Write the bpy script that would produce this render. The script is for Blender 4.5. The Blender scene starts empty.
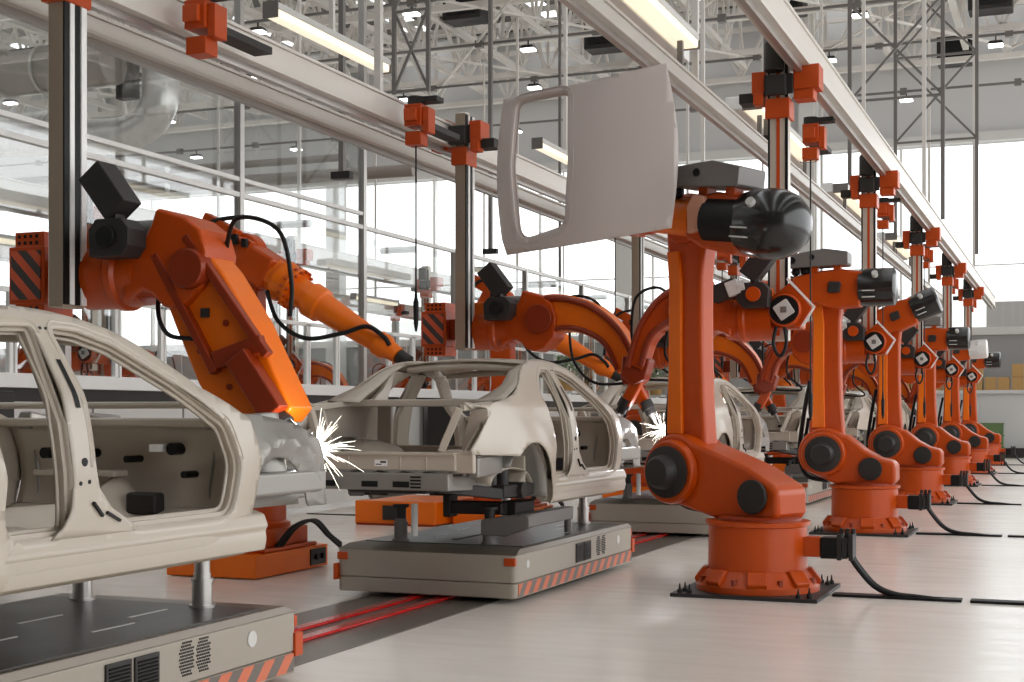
import bpy, bmesh, math, random
from mathutils import Vector, Matrix
random.seed(7)
sc = bpy.context.scene
COL = sc.collection
PI = math.pi
R = math.radians

# ------------------------------------------------------------------ helpers
class MB:
    """collects shapes into one mesh"""
    def __init__(self, sx=1): self.bm = bmesh.new(); self.sx = sx
    def _face(self, vs):
        try: return self.bm.faces.new(vs)
        except ValueError: return None
    def box(self, c, s, rot=None, taper=None):
        cx, cy, cz = c; hx, hy, hz = s[0]/2, s[1]/2, s[2]/2
        vs = []
        for k in (-1, 1):
            t = 1 if (taper is None or k < 0) else taper
            for a, b in ((-1, -1), (1, -1), (1, 1), (-1, 1)):
                v = Vector((a*hx*t, b*hy*t, k*hz))
                if rot is not None: v = rot @ v
                vs.append(self.bm.verts.new(v + Vector(c)))
        for f in ((3, 2, 1, 0), (4, 5, 6, 7), (0, 1, 5, 4), (1, 2, 6, 5), (2, 3, 7, 6), (3, 0, 4, 7)):
            self._face([vs[i] for i in f])
        return self
    def bx(self, x0, x1, y0, y1, z0, z1):
        return self.box(((x0+x1)/2, (y0+y1)/2, (z0+z1)/2), (x1-x0, y1-y0, z1-z0))
    def bar(self, p, q, w, h=None, up=(0, 0, 1)):
        p, q = Vector(p), Vector(q); d = (q-p); L = d.length
        if L < 1e-6: return self
        d.normalize(); u = Vector(up)
        if abs(d.dot(u)) > .97: u = Vector((0, 1, 0))
        s = d.cross(u).normalized(); u = s.cross(d)
        m = Matrix((s, u, d)).transposed()
        return self.box((p+q)/2, (w, h or w, L), m)
    def ring(self, c, ax, r, seg, ref=None):
        ax = Vector(ax).normalized()
        u = Vector(ref) if ref is not None else (Vector((0, 0, 1)) if abs(ax.z) < .9 else Vector((1, 0, 0)))
        a = ax.cross(u).normalized(); b = ax.cross(a)
        return [self.bm.verts.new(Vector(c) + r*(math.cos(2*PI*i/seg)*a + math.sin(2*PI*i/seg)*b)) for i in range(seg)]
    def bridge(self, A, B):
        n = len(A)
        for i in range(n): self._face([A[i], A[(i+1) % n], B[(i+1) % n], B[i]])
    def cyl(self, p, q, r, r2=None, seg=24):
        ax = Vector(q)-Vector(p)
        A = self.ring(p, ax, r, seg); B = self.ring(q, ax, r if r2 is None else r2, seg)
        self.bridge(A, B); self._face(A[::-1]); self._face(B); return self
    def lathe(self, prof, o=(0, 0, 0), ax=(0, 0, 1), seg=32):
        """prof: list of (distance along axis, radius)"""
        axv = Vector(ax).normalized(); o = Vector(o); prev = None
        for t, r in prof:
            c = self.ring(o+axv*t, axv, max(r, .0005), seg)
            if prev: self.bridge(prev, c)
            else: self._face(c[::-1])
            prev = c
        self._face(prev); return self
    def tube(self, pts, r, seg=8, r2=None):
        pts = [Vector(p) for p in pts]; n = len(pts); prev = None; ref = None
        for i, p in enumerate(pts):
            d = (pts[min(i+1, n-1)]-pts[max(i-1, 0)]).normalized()
            if ref is None: ref = Vector((0, 0, 1)) if abs(d.z) < .9 else Vector((1, 0, 0))
            ref = (ref - d*ref.dot(d)).normalized()
            rr = r if r2 is None else r+(r2-r)*i/(n-1)
            c = self.ring(p, d, rr, seg, ref)
            if prev: self.bridge(prev, c)
            else: self._face(c[::-1])
            prev = c
        self._face(prev); return self
    def prism(self, pts, a, b, plane='xz'):
        def P(u, v, w):
            return {'xz': (u, w, v), 'yz': (w, u, v), 'xy': (u, v, w)}[plane]
        A = [self.bm.verts.new(P(u, v, a)) for u, v in pts]; B = [self.bm.verts.new(P(u, v, b)) for u, v in pts]
        self.bridge(A, B); self._face(A[::-1]); self._face(B); return self
    def sph(self, c, r, s=(1, 1, 1), seg=16):
        m = Matrix.Translation(c) @ Matrix.Diagonal((r*s[0], r*s[1], r*s[2], 1))
        bmesh.ops.create_uvsphere(self.bm, u_segments=seg, v_segments=seg//2, radius=1, matrix=m); return self
    def grid(self, fn, nu, nv):
        g = [[self.bm.verts.new(fn(i/nu, j/nv)) for j in range(nv+1)] for i in range(nu+1)]
        for i in range(nu):
            for j in range(nv): self._face([g[i][j], g[i+1][j], g[i+1][j+1], g[i][j+1]])
        return self
    def build(self, name, mat, parent=None, bevel=0, solid=0, seg=2, ang=32, loc=None):
        bm = self.bm
        if self.sx < 0:
            for v in bm.verts: v.co.x = -v.co.x
        bmesh.ops.recalc_face_normals(bm, faces=bm.faces)
        me = bpy.data.meshes.new(name); bm.to_mesh(me); bm.free()
        me.polygons.foreach_set('use_smooth', [True]*len(me.polygons))
        me.set_sharp_from_angle(angle=R(ang)); me.materials.append(mat)
        o = bpy.data.objects.new(name, me); COL.objects.link(o)
        if parent is not None: o.parent = parent
        if loc is not None: o.location = loc
        if solid:
            m = o.modifiers.new('solid', 'SOLIDIFY'); m.thickness = solid; m.offset = 0
        if bevel:
            m = o.modifiers.new('bevel', 'BEVEL'); m.width = bevel; m.segments = seg; m.limit_method = 'ANGLE'; m.angle_limit = R(38); m.harden_normals = True
        return o

def build_sep(m, name, mat, parent=None, **kw):
    """one object per loose piece"""
    bm = m.bm; bm.verts.ensure_lookup_table(); seen = set(); out = []
    for v in bm.verts:
        if v in seen: continue
        st = [v]; isl = []; seen.add(v)
        while st:
            a = st.pop(); isl.append(a)
            for e in a.link_edges:
                b = e.other_vert(a)
                if b not in seen: seen.add(b); st.append(b)
        q = MB(m.sx); mp = {a: q.bm.verts.new(a.co) for a in isl}
        for fc_ in {f_ for a in isl for f_ in a.link_faces}: q._face([mp[a] for a in fc_.verts])
        out.append(q.build(name, mat, parent, **kw))
    bm.free(); return out

def thing(name, label, cat, loc=(0, 0, 0), rz=0, group=None):
    o = bpy.data.objects.new(name, None); COL.objects.link(o); o.empty_display_size = .1
    o.location = loc; o.rotation_euler = (0, 0, rz); o['label'] = label; o['category'] = cat
    if group: o['group'] = group
    return o
def tag(o, label, cat, group=None, kind=None):
    o['label'] = label; o['category'] = cat
    if group: o['group'] = group
    if kind: o['kind'] = kind
    return o
def struct(o, label=None):
    o['kind'] = 'structure'
    if label: o['label'] = label
    return o
def dup(root, loc, rz=None, label=None, group=None):
    r = root.copy(); COL.objects.link(r); r.location = loc
    if rz is not None: r.rotation_euler = (0, 0, rz)
    if label: r['label'] = label
    if group: r['group'] = group
    for ch in list(root.children):
        c = ch.copy(); COL.objects.link(c); c.parent = r
        for g in list(ch.children):
            d = g.copy(); COL.objects.link(d); d.parent = c
    return r
def round_poly(pts, rad, n=6):
    out = []; N = len(pts)
    for i in range(N):
        p = Vector(pts[i]); a = Vector(pts[i-1])-p; b = Vector(pts[(i+1) % N])-p
        r = rad[i] if isinstance(rad, (list, tuple)) else rad
        if r <= 0: out.append(tuple(p)); continue
        la, lb = a.length, b.length; a.normalize(); b.normalize()
        an = math.acos(max(-1, min(1, a.dot(b))))
        if an > PI-.05: out.append(tuple(p)); continue
        t = min(r/math.tan(an/2), la*.48, lb*.48)
        p0, p1 = p+a*t, p+b*t
        for k in range(n+1):
            s = k/n; q = p0*(1-s)**2 + p*2*s*(1-s) + p1*s*s
            out.append(tuple(q))
    return out
def arc(cx, cy, r, a0, a1, n=12):
    return [(cx+r*math.cos(R(a0+(a1-a0)*i/n)), cy+r*math.sin(R(a0+(a1-a0)*i/n))) for i in range(n+1)]
def area2(p): return sum(p[i-1][0]*p[i][1]-p[i][0]*p[i-1][1] for i in range(len(p)))
def offset(pts, d):
    """positive d grows the polygon"""
    s = 1 if area2(pts) > 0 else -1; out = []; N = len(pts)
    for i in range(N):
        p = Vector(pts[i]); e = (Vector(pts[(i+1) % N])-Vector(pts[i-1]))
        if e.length < 1e-9: out.append(tuple(p)); continue
        e.normalize(); out.append((p.x+s*e.y*d, p.y-s*e.x*d))
    return out
def spline(pts, n=8):
    P = [Vector(p) for p in pts]; out = []
    for i in range(len(P)-1):
        p0, p1, p2, p3 = P[max(i-1, 0)], P[i], P[i+1], P[min(i+2, len(P)-1)]
        for k in range(n):
            t = k/n
            out.append(.5*((2*p1)+(p2-p0)*t+(2*p0-5*p1+4*p2-p3)*t*t+(3*p1-p0-3*p2+p3)*t**3))
    out.append(P[-1]); return out
def panel(outer, holes, fx, step=.09):
    """sheet with holes in the YZ plane, bent by x = fx(y, z)"""
    m = MB(); bm = m.bm; edges = []
    for loop in [outer]+holes:
        vs = [bm.verts.new((0, y, z)) for y, z in loop]
        edges += [bm.edges.new((vs[i-1], vs[i])) for i in range(len(vs))]
    bmesh.ops.triangle_fill(bm, use_beauty=True, use_dissolve=False, edges=edges)
    ys = [p[0] for p in outer]; zs = [p[1] for p in outer]
    for lo, hi, no in ((min(ys), max(ys), (0, 1, 0)), (min(zs), max(zs), (0, 0, 1))):
        k = lo+step
        while k < hi:
            bmesh.ops.bisect_plane(bm, geom=bm.verts[:]+bm.edges[:]+bm.faces[:], dist=1e-5, plane_co=Vector(no)*k, plane_no=no); k += step
    bmesh.ops.remove_doubles(bm, verts=bm.verts, dist=1e-5)
    for v in bm.verts: v.co.x = fx(v.co.y, v.co.z)
    return m
def interp(t, tab):
    if t <= tab[0][0]: return tab[0][1]
    for (a, x), (b, y) in zip(tab, tab[1:]):
        if t <= b:
            s = (t-a)/(b-a); return x+(y-x)*s
    return tab[-1][1]

# ------------------------------------------------------------------ materials
def newmat(name):
    m = bpy.data.materials.new(name); m.use_nodes = True; nt = m.node_tree
    return m, nt, nt.nodes['Principled BSDF']
def srgb(r, g, b):
    f = lambda c: (c/255)/12.92 if c/255 <= .04045 else ((c/255+.055)/1.055)**2.4
    return (f(r), f(g), f(b), 1)
def M(name, col, rough=.5, metal=0, coat=0, noise=.06, scale=6., spec=.5):
    m, nt, b = newmat(name)
    tc = nt.nodes.new('ShaderNodeTexCoord'); nz = nt.nodes.new('ShaderNodeTexNoise'); nz.inputs['Scale'].default_value = scale; nz.inputs['Detail'].default_value = 4
    nt.links.new(tc.outputs['Object'], nz.inputs['Vector'])
    mix = nt.nodes.new('ShaderNodeMix'); mix.data_type = 'RGBA'
    mix.inputs['A'].default_value = tuple(c*(1-noise) for c in col[:3])+(1,); mix.inputs['B'].default_value = tuple(min(1, c*(1+noise)) for c in col[:3])+(1,)
    nt.links.new(nz.outputs['Fac'], mix.inputs['Factor']); nt.links.new(mix.outputs['Result'], b.inputs['Base Color'])
    mr = nt.nodes.new('ShaderNodeMapRange'); mr.inputs['To Min'].default_value = max(.02, rough*.85); mr.inputs['To Max'].default_value = min(1, rough*1.15)
    nt.links.new(nz.outputs['Fac'], mr.inputs['Value']); nt.links.new(mr.outputs['Result'], b.inputs['Roughness'])
    b.inputs['Metallic'].default_value = metal; b.inputs['Coat Weight'].default_value = coat; b.inputs['Coat Roughness'].default_value = .12
    b.inputs['Specular IOR Level'].default_value = spec
    return m
def EM(name, col, s):
    m, nt, b = newmat(name); b.inputs['Base Color'].default_value = col; b.inputs['Emission Color'].default_value = col; b.inputs['Emission Strength'].default_value = s; return m
def STRIPE(name, c1, c2, k, ax=('X', 'Z'), sgn=1, rough=.5):
    m, nt, b = newmat(name); n = nt.nodes; l = nt.links
    tc = n.new('ShaderNodeTexCoord'); sp = n.new('ShaderNodeSeparateXYZ'); l.new(tc.outputs['Object'], sp.inputs[0])
    a = n.new('ShaderNodeMath'); a.operation = 'ADD' if sgn > 0 else 'SUBTRACT'; l.new(sp.outputs[ax[0]], a.inputs[0]); l.new(sp.outputs[ax[1]], a.inputs[1])
    mu = n.new('ShaderNodeMath'); mu.operation = 'MULTIPLY'; mu.inputs[1].default_value = k; l.new(a.outputs[0], mu.inputs[0])
    fr = n.new('ShaderNodeMath'); fr.operation = 'FRACT'; l.new(mu.outputs[0], fr.inputs[0])
    gt = n.new('ShaderNodeMath'); gt.operation = 'GREATER_THAN'; gt.inputs[1].default_value = .5; l.new(fr.outputs[0], gt.inputs[0])
    mix = n.new('ShaderNodeMix'); mix.data_type = 'RGBA'; mix.inputs['A'].default_value = c1; mix.inputs['B'].default_value = c2
    l.new(gt.outputs[0], mix.inputs['Factor']); l.new(mix.outputs['Result'], b.inputs['Base Color']); b.inputs['Roughness'].default_value = rough
    return m

OR = M('orange paint', srgb(186, 70, 3), .34, coat=.08, noise=.04, spec=.35)
ORL = M('orange paint bright lit', srgb(232, 110, 8), .36, coat=.08, noise=.04, spec=.35)  # brighter copy of the orange: light falling on arms is put into it
ORD = M('orange red paint', srgb(138, 46, 12), .35, coat=.08, noise=.05, spec=.35)
ORH = M('orange gantry paint', srgb(186, 72, 20), .4, coat=.06, noise=.05, spec=.3)
PRIMER = M('body primer', srgb(187, 176, 161), .36, coat=.25, noise=.03, scale=3)
PANELM = M('roof panel primer', srgb(190, 178, 172), .38, coat=.15, noise=.015, scale=2)
STEEL = M('galvanised sheet', srgb(150, 146, 140), .38, metal=.4, noise=.08, scale=4)
AGVM = M('carrier paint', srgb(163, 154, 141), .42, noise=.03)
AGVT = M('carrier top sheet', srgb(72, 69, 66), .35, noise=.12, scale=2.5)
AGVC = M('carrier chamfer', srgb(118, 108, 96), .35, metal=.3, noise=.08)
BLACK = M('black rubber', srgb(14, 13, 13), .5, spec=.3)
GLOSSB = M('gloss black cover', srgb(30, 29, 28), .22, coat=.2, noise=.1)
DARK = M('dark grey housing', srgb(44, 41, 39), .5, spec=.35)
GREY = M('grey housing', srgb(112, 107, 103), .4, noise=.04)
WGREY = M('light grey paint', srgb(206, 204, 200), .4, noise=.03)
ALU = M('aluminium profile', srgb(190, 186, 182), .3, metal=.8, noise=.05)
POLEL = M('column face light', srgb(204, 192, 178), .3, metal=.2, noise=.04)
POLEM = M('column face', srgb(168, 152, 134), .32, metal=.4, noise=.05)
WHITE = M('white paint', srgb(238, 237, 234), .4, noise=.015)
BEAMM = M('beam paint', srgb(214, 208, 200), .34, metal=.15, noise=.03, scale=1.5)
TRUSS = M('truss paint', srgb(214, 209, 202), .45, noise=.05)
WALLG = M('wall grey', srgb(196, 195, 193), .7, noise=.02, scale=.4)
WALLD = M('wall lower grey', srgb(150, 149, 147), .7, noise=.02, scale=.4)
DECK = M('roof deck', srgb(104, 101, 98), .6, noise=.12, scale=1.2)
FOIL = M('duct foil', srgb(228, 226, 222), .3, metal=.5, noise=.25, scale=5)
DUCTM = M('duct sheet', srgb(150, 140, 132), .45, metal=.3, noise=.08, scale=3)
RED = M('red rail', srgb(190, 22, 20), .25, coat=.4)
TROUGH = M('track plate', srgb(120, 112, 104), .3, metal=.3, noise=.1)
CARTON = M('cardboard', srgb(172, 136, 84), .8, noise=.12, scale=9)
GREEN = M('green crate', srgb(96, 120, 76), .6)
LAMPW = EM('tube lamp warm', (1, .90, .70, 1), .5)
LAMPC = EM('high bay lamp', (1, .99, .96, 1), 3.)
SPARK = EM('weld sparks', (1, .93, .82, 1), 5)
HAZ = STRIPE('hazard stripes', srgb(205, 88, 52), srgb(62, 56, 52), 6.2, ('X', 'Z'), 1)
HAZA = STRIPE('hazard carrier', srgb(212, 116, 84), srgb(112, 104, 98), 4.6, ('Y', 'Z'), -1)
BLUEW = M('white cover cap', srgb(226, 224, 222), .3, coat=.3)

def floor_mat():
    m, nt, b = newmat('polished concrete floor'); n = nt.nodes; l = nt.links
    tc = n.new('ShaderNodeTexCoord'); nz = n.new('ShaderNodeTexNoise'); nz.inputs['Scale'].default_value = .55; nz.inputs['Detail'].default_value = 8; nz.inputs['Roughness'].default_value = .6
    l.new(tc.outputs['Object'], nz.inputs['Vector'])
    mp = n.new('ShaderNodeMapping'); mp.inputs['Scale'].default_value = (1.0, 5.0, 1); l.new(tc.outputs['Object'], mp.inputs['Vector'])
    n2 = n.new('ShaderNodeTexNoise'); n2.inputs['Scale'].default_value = 1.3; n2.inputs['Detail'].default_value = 6; l.new(mp.outputs['Vector'], n2.inputs['Vector'])
    cr = n.new('ShaderNodeValToRGB'); cr.color_ramp.elements[0].position = .3; cr.color_ramp.elements[1].position = .72
    cr.color_ramp.elements[0].color = srgb(226, 218, 207); cr.color_ramp.elements[1].color = srgb(236, 229, 220)
    l.new(nz.outputs['Fac'], cr.inputs['Fac']); l.new(cr.outputs['Color'], b.inputs['Base Color'])
    mr = n.new('ShaderNodeMapRange'); mr.inputs['From Min'].default_value = .3; mr.inputs['From Max'].default_value = .7; mr.inputs['To Min'].default_value = .20; mr.inputs['To Max'].default_value = .27
    l.new(n2.outputs['Fac'], mr.inputs['Value']); l.new(mr.outputs['Result'], b.inputs['Roughness'])
    b.inputs['Specular IOR Level'].default_value = .55
    return m
FLOOR = floor_mat()
def glass_mat(name, tint, f0, f1):
    m, nt, b = newmat(name); n = nt.nodes; l = nt.links; out = n['Material Output']; n.remove(b)
    t = n.new('ShaderNodeBsdfTransparent'); t.inputs['Color'].default_value = tint
    g = n.new('ShaderNodeBsdfGlossy'); g.inputs['Roughness'].default_value = .02
    lw = n.new('ShaderNodeLayerWeight'); lw.inputs['Blend'].default_value = .25
    mr = n.new('ShaderNodeMapRange'); mr.inputs['To Min'].default_value = f0; mr.inputs['To Max'].default_value = f1; l.new(lw.outputs['Fresnel'], mr.inputs['Value'])
    mx = n.new('ShaderNodeMixShader'); l.new(mr.outputs['Result'], mx.inputs[0]); l.new(t.outputs[0], mx.inputs[1]); l.new(g.outputs[0], mx.inputs[2]); l.new(mx.outputs[0], out.inputs[0])
    return m
GLASS = glass_mat('fence glass', (.95, .965, .965, 1), .025, .3)
WINGLASS = glass_mat('window glazing', (.97, .98, .98, 1), .02, .3)

S = 6.68                      # one work station along the line
ORDN = ['nearest', 'second', 'third', 'fourth', 'fifth', 'sixth', 'seventh']

# ------------------------------------------------------------------ the hall
YB = 57.0
f = MB().bx(-62, 14, -8, YB, -.2, 0).build('floor', FLOOR); struct(f, 'polished pale concrete floor of the assembly hall')
w = MB().bx(-62, 14, YB, YB+.4, 0, 4.9).build('wall_back', WALLD); struct(w)
w = MB().bx(-62, 14, YB, YB+.4, 12.0, 18.5).build('wall_back_upper', WALLG); struct(w)
w = MB().bx(-62, 14, YB-.35, YB, 12.0, 12.35).bx(-62, 14, YB-.2, YB, 15.1, 15.35).build('trim_1', WGREY); struct(w)
w = MB().bx(-62, 14, YB-.12, YB, 4.6, 4.9).build('trim_2', WGREY); struct(w)
w = MB().bx(-62.4, -62, -8, YB, 0, 4.9).bx(-62.4, -62, -8, YB, 12, 18.5).build('wall_left', WALLG); struct(w)
w = MB().bx(-62.4, 14, -8.4, -8, 0, 18.5).build('wall_front_light_stop', M('wall front light stop', srgb(92, 90, 88), .8)); struct(w)  # added unseen behind the camera, kept dark to cut light on camera-facing sides
w = MB().bx(14, 14.4, -8, YB, 12.5, 18.5).bx(14, 14.4, -8, YB, 0, .9).build('wall_right', WALLG); struct(w)
gl = MB()
for i in range(15): gl.bx(-62+i*5.05, -62+i*5.05+4.98, YB+.15, YB+.18, 4.9, 12.0)
struct(gl.build('window_1', WINGLASS))
mu = MB()
for i in range(16): mu.bx(-62+i*5.05-.05, -62+i*5.05+.05, YB+.05, YB+.3, 4.9, 12.0)
for z in (7.3,): mu.bx(-62, 14, YB+.1, YB+.22, z-.03, z+.03)
struct(mu.build('window_2', WHITE))
cm = MB()                      # roof deck with open skylight strips between the bays
for i in range(13):
    x0 = -62+i*6.0; cm.bx(x0, min(14.4, x0+4.4), -8.4, YB+.4, 18.2, 18.5)
for y in (-8, 6, 20, 34, 48, 57): cm.bx(-62, 14.4, y-.3, y+.3, 18.25, 18.45)
struct(cm.build('ceiling', DECK))
# columns against the window
colm = MB()
for x in (-44.5, -31.2, -17.5, -9.9, 3.8):
    colm.bx(x-.35, x+.35, YB-1.0, YB-.35, 0, 18.2)
struct(colm.build('trim_3', WGREY))
# partition wall along the back on the right
pw = MB().bx(-9, 12, 53.4, 53.8, 0, 2.3).bx(-9, 12, 53.2, 53.95, 2.3, 2.42).build('trim_4', WALLG); struct(pw)
bb = MB().bx(-9, 12, 53.1, 53.4, 0, .35).build('baseboard_back', DARK); struct(bb)
bw = MB()
for x in range(-60, 13, 4): bw.bx(x, x+.04, YB-.03, YB, 0, 4.6)
struct(bw.build('trim_5', WGREY))

# roof trusses: one lattice girder per line
def truss_obj(name, P, Q, h, step, r, loc_axis):
    m = MB(); P, Q = Vector(P), Vector(Q); d = (Q-P); L = d.length; d.normalize(); n = max(2, round(L/step))
    up = Vector((0, 0, h))
    m.bar(P, Q, r*2.2); m.bar(P+up, Q+up, r*2.2)
    for i in range(n):
        a, b = P+d*(L*i/n), P+d*(L*(i+1)/n); mid = (a+b)/2
        m.bar(a, mid+up, r); m.bar(mid+up, b, r); m.bar(a, a+up, r)
    return struct(m.build(name, TRUSS, ang=80))
k = 0
for i, x in enumerate([-52+2.55*j for j in range(25)]):
    k += 1; truss_obj('trim_roof_truss', (x, 22, 14.1), (x, 50.5, 14.1), 2.4, 2.6, .085, 'y')
for i, y in enumerate([22, 26, 30, 34.2, 38.4, 42.6, 46.8, 50.5]):
    truss_obj('trim_roof_girder', (-60, y, 13.7), (13, y, 13.7), 2.9, 3.0, .085, 'x')
pl = MB()
for y in [23+i*1.9 for i in range(18)]: pl.bx(-62, 14, y-.06, y+.06, 16.7, 16.9)
struct(pl.build('trim_purlins', TRUSS, ang=80))
# diagonal wind braces under the roof
br = MB()
for x in range(-58, 12, 7):
    for y in (29, 39): br.bar((x, y, 13.6), (x+7, y+10, 13.6), .07); br.bar((x+7, y, 13.6), (x, y+10, 13.6), .07)
struct(br.build('trim_roof_braces', TRUSS))

# dark roof equipment boxes
for i, (x, y) in enumerate([(-21, 33), (-18, 41), (-12, 36), (-15, 46), (-27, 38), (-33, 44), (-8.5, 44), (-2.5, 46), (-4, 52.5)]):
    o = thing('roof_unit_heater', f'dark grey unit heater hung between the roof trusses, {["over the wide roof bay at left","over the tenth truss","near the long white girder","in the back centre bay","in the left middle bay","in the far left bay","right of the lattice mast","near the right wall","by the upper wall"][i]}', 'heater', (x, y, 13.9), 0, 'unit heaters under the roof')
    MB().box((0, 0, .6), (1.3, .9, 1.0)).build('housing', DARK, o, .04)
    MB().box((0, -.47, .6), (1.0, .04, .7)).build('grille', BLACK, o)
    MB().bar((-.5, 0, 1.1), (-.5, 0, 2.3), .04).bar((.5, 0, 1.1), (.5, 0, 2.3), .04).build('hanger', TRUSS, o)

# high bay lamps on conduits
protoL = None; n = 0
for yi, y in enumerate((27.5, 32, 37, 42, 47, 54)):
    cz = 13.2
    cd = MB().bx(-60, 13, y-.04, y+.04, cz+.3, cz+.38)
    for x in range(-58, 13, 4): cd.bx(x-.12, x+.12, y-.1, y+.1, cz+.22, cz+.46)
    cdo = cd.build('lamp_conduit', GREY); tag(cdo, f'thin grey conduit carrying roof lamps, {ORDN[yi]} row from the camera', 'conduit', 'lamp conduits under the roof')
    for xi, x in enumerate([-44+5.2*i+(1.7 if yi % 2 else 0) for i in range(10)]):
        lab = f'small bright roof lamp hanging from the {ORDN[yi]} conduit row, {["first","second","third","fourth","fifth","sixth","seventh","eighth","ninth","tenth"][xi]} along from the left'
        if protoL is None:
            protoL = thing('high_bay_lamp', lab, 'lamp', (x, y, cz), 0, 'small lamps under the roof')
            MB().box((0, 0, .09), (.5, .34, .1), taper=.7).build('housing', DARK, protoL)
            MB().box((0, 0, .0), (.44, .3, .06)).build('diffuser', LAMPC, protoL)
            MB().bar((0, 0, .1), (0, 0, .34), .04).build('stem', DARK, protoL)
        else: dup(protoL, (x, y, cz), 0, lab)

# ducts high on the left
o = thing('air_duct', 'fat grey ventilation duct with ribbed joints under the roof at the left', 'duct', (-25, 28.5, 10.2), 0, 'ventilation ducts')
d = MB(); d.cyl((-8, 0, 0), (3.0, 0, 0), .55); d.build('pipe', DUCTM, o)
d = MB()
for i in range(9): d.cyl((-7.5+i*1.2, 0, 0), (-7.42+i*1.2, 0, 0), .62)
d.build('joint_ring', ALU, o)
o = thing('air_duct', 'foil wrapped duct with an upturned elbow end under the grey duct', 'duct', (-25, 29.6, 8.9), 0, 'ventilation ducts')
d = MB(); d.tube(spline([(-7, 0, 0), (-3, 0, 0), (1, 0, -.2), (2.7, 0, -.2), (3.5, 0, .35), (3.6, 0, 1.2), (3.6, 0, 2.6)], 8), .46, 20); d.build('pipe', FOIL, o)
MB().box((2.9, -.4, 1.4), (.5, .3, 1.7)).build('control_box', DARK, o)
o = thing('air_duct', 'rusty brown pipe run crossing under the foil duct', 'duct', (-25, 31, 7.6), 0, 'ventilation ducts')
MB().cyl((-9, 0, 0), (9.5, 1, .1), .16).cyl((-9, .5, .5), (7.5, 1.2, .6), .1).build('pipe', DUCTM, o)
o = thing('air_duct', 'ribbed silver flexible duct in the upper left corner', 'duct', (-27.5, 30.5, 9.6), 0, 'ventilation ducts')
d = MB(); prof = []
for i in range(60): prof.append((i*.1, .42+.05*(i % 2)))
d.lathe(prof, (-3, 0, -.35), (1, 0, 0), 20); d.build('pipe', FOIL, o)

# outside: pale neighbouring buildings
g = MB().bx(-120, 60, YB+.5, 160, -.4, -.2).build('ground_outside', WGREY); struct(g)
o = thing('building', 'pale office block with grey windows seen through the hall glazing at the right', 'building', (-2, 88, 0), 0)
MB().bx(-14, 26, 0, 12, 0, 9.2).build('wall', WHITE, o)
wd = MB()
for i in range(8): wd.bx(-13+i*5, -10+i*5, -.12, 0, 6.6, 8.2)
wd.build('window', GREY, o)
o = thing('building', 'long white shed with a strip of windows behind the hall glazing at the centre', 'building', (-34, 92, 0), 0)
MB().bx(-30, 14, 0, 12, 0, 8.2).build('wall', WHITE, o)
wd = MB()
for i in range(16): wd.bx(-29+i*2.7, -26.8+i*2.7, -.12, 0, 5.4, 6.9)
wd.build('window', GREY, o)

# ------------------------------------------------------------------ track and floor strips
tr = MB().bx(-5.62, -4.46, -3, 50, .001, .006).build('trim_track_bed', TROUGH); struct(tr)
o = thing('guide_rail', 'twin red guide rail set in the floor under the carriers', 'rail', (-5.04, 0, 0))
for x in (-.13, .13): MB().bx(x-.05, x+.05, -3, 50, .006, .03).build('rail', RED, o, .008)

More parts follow.
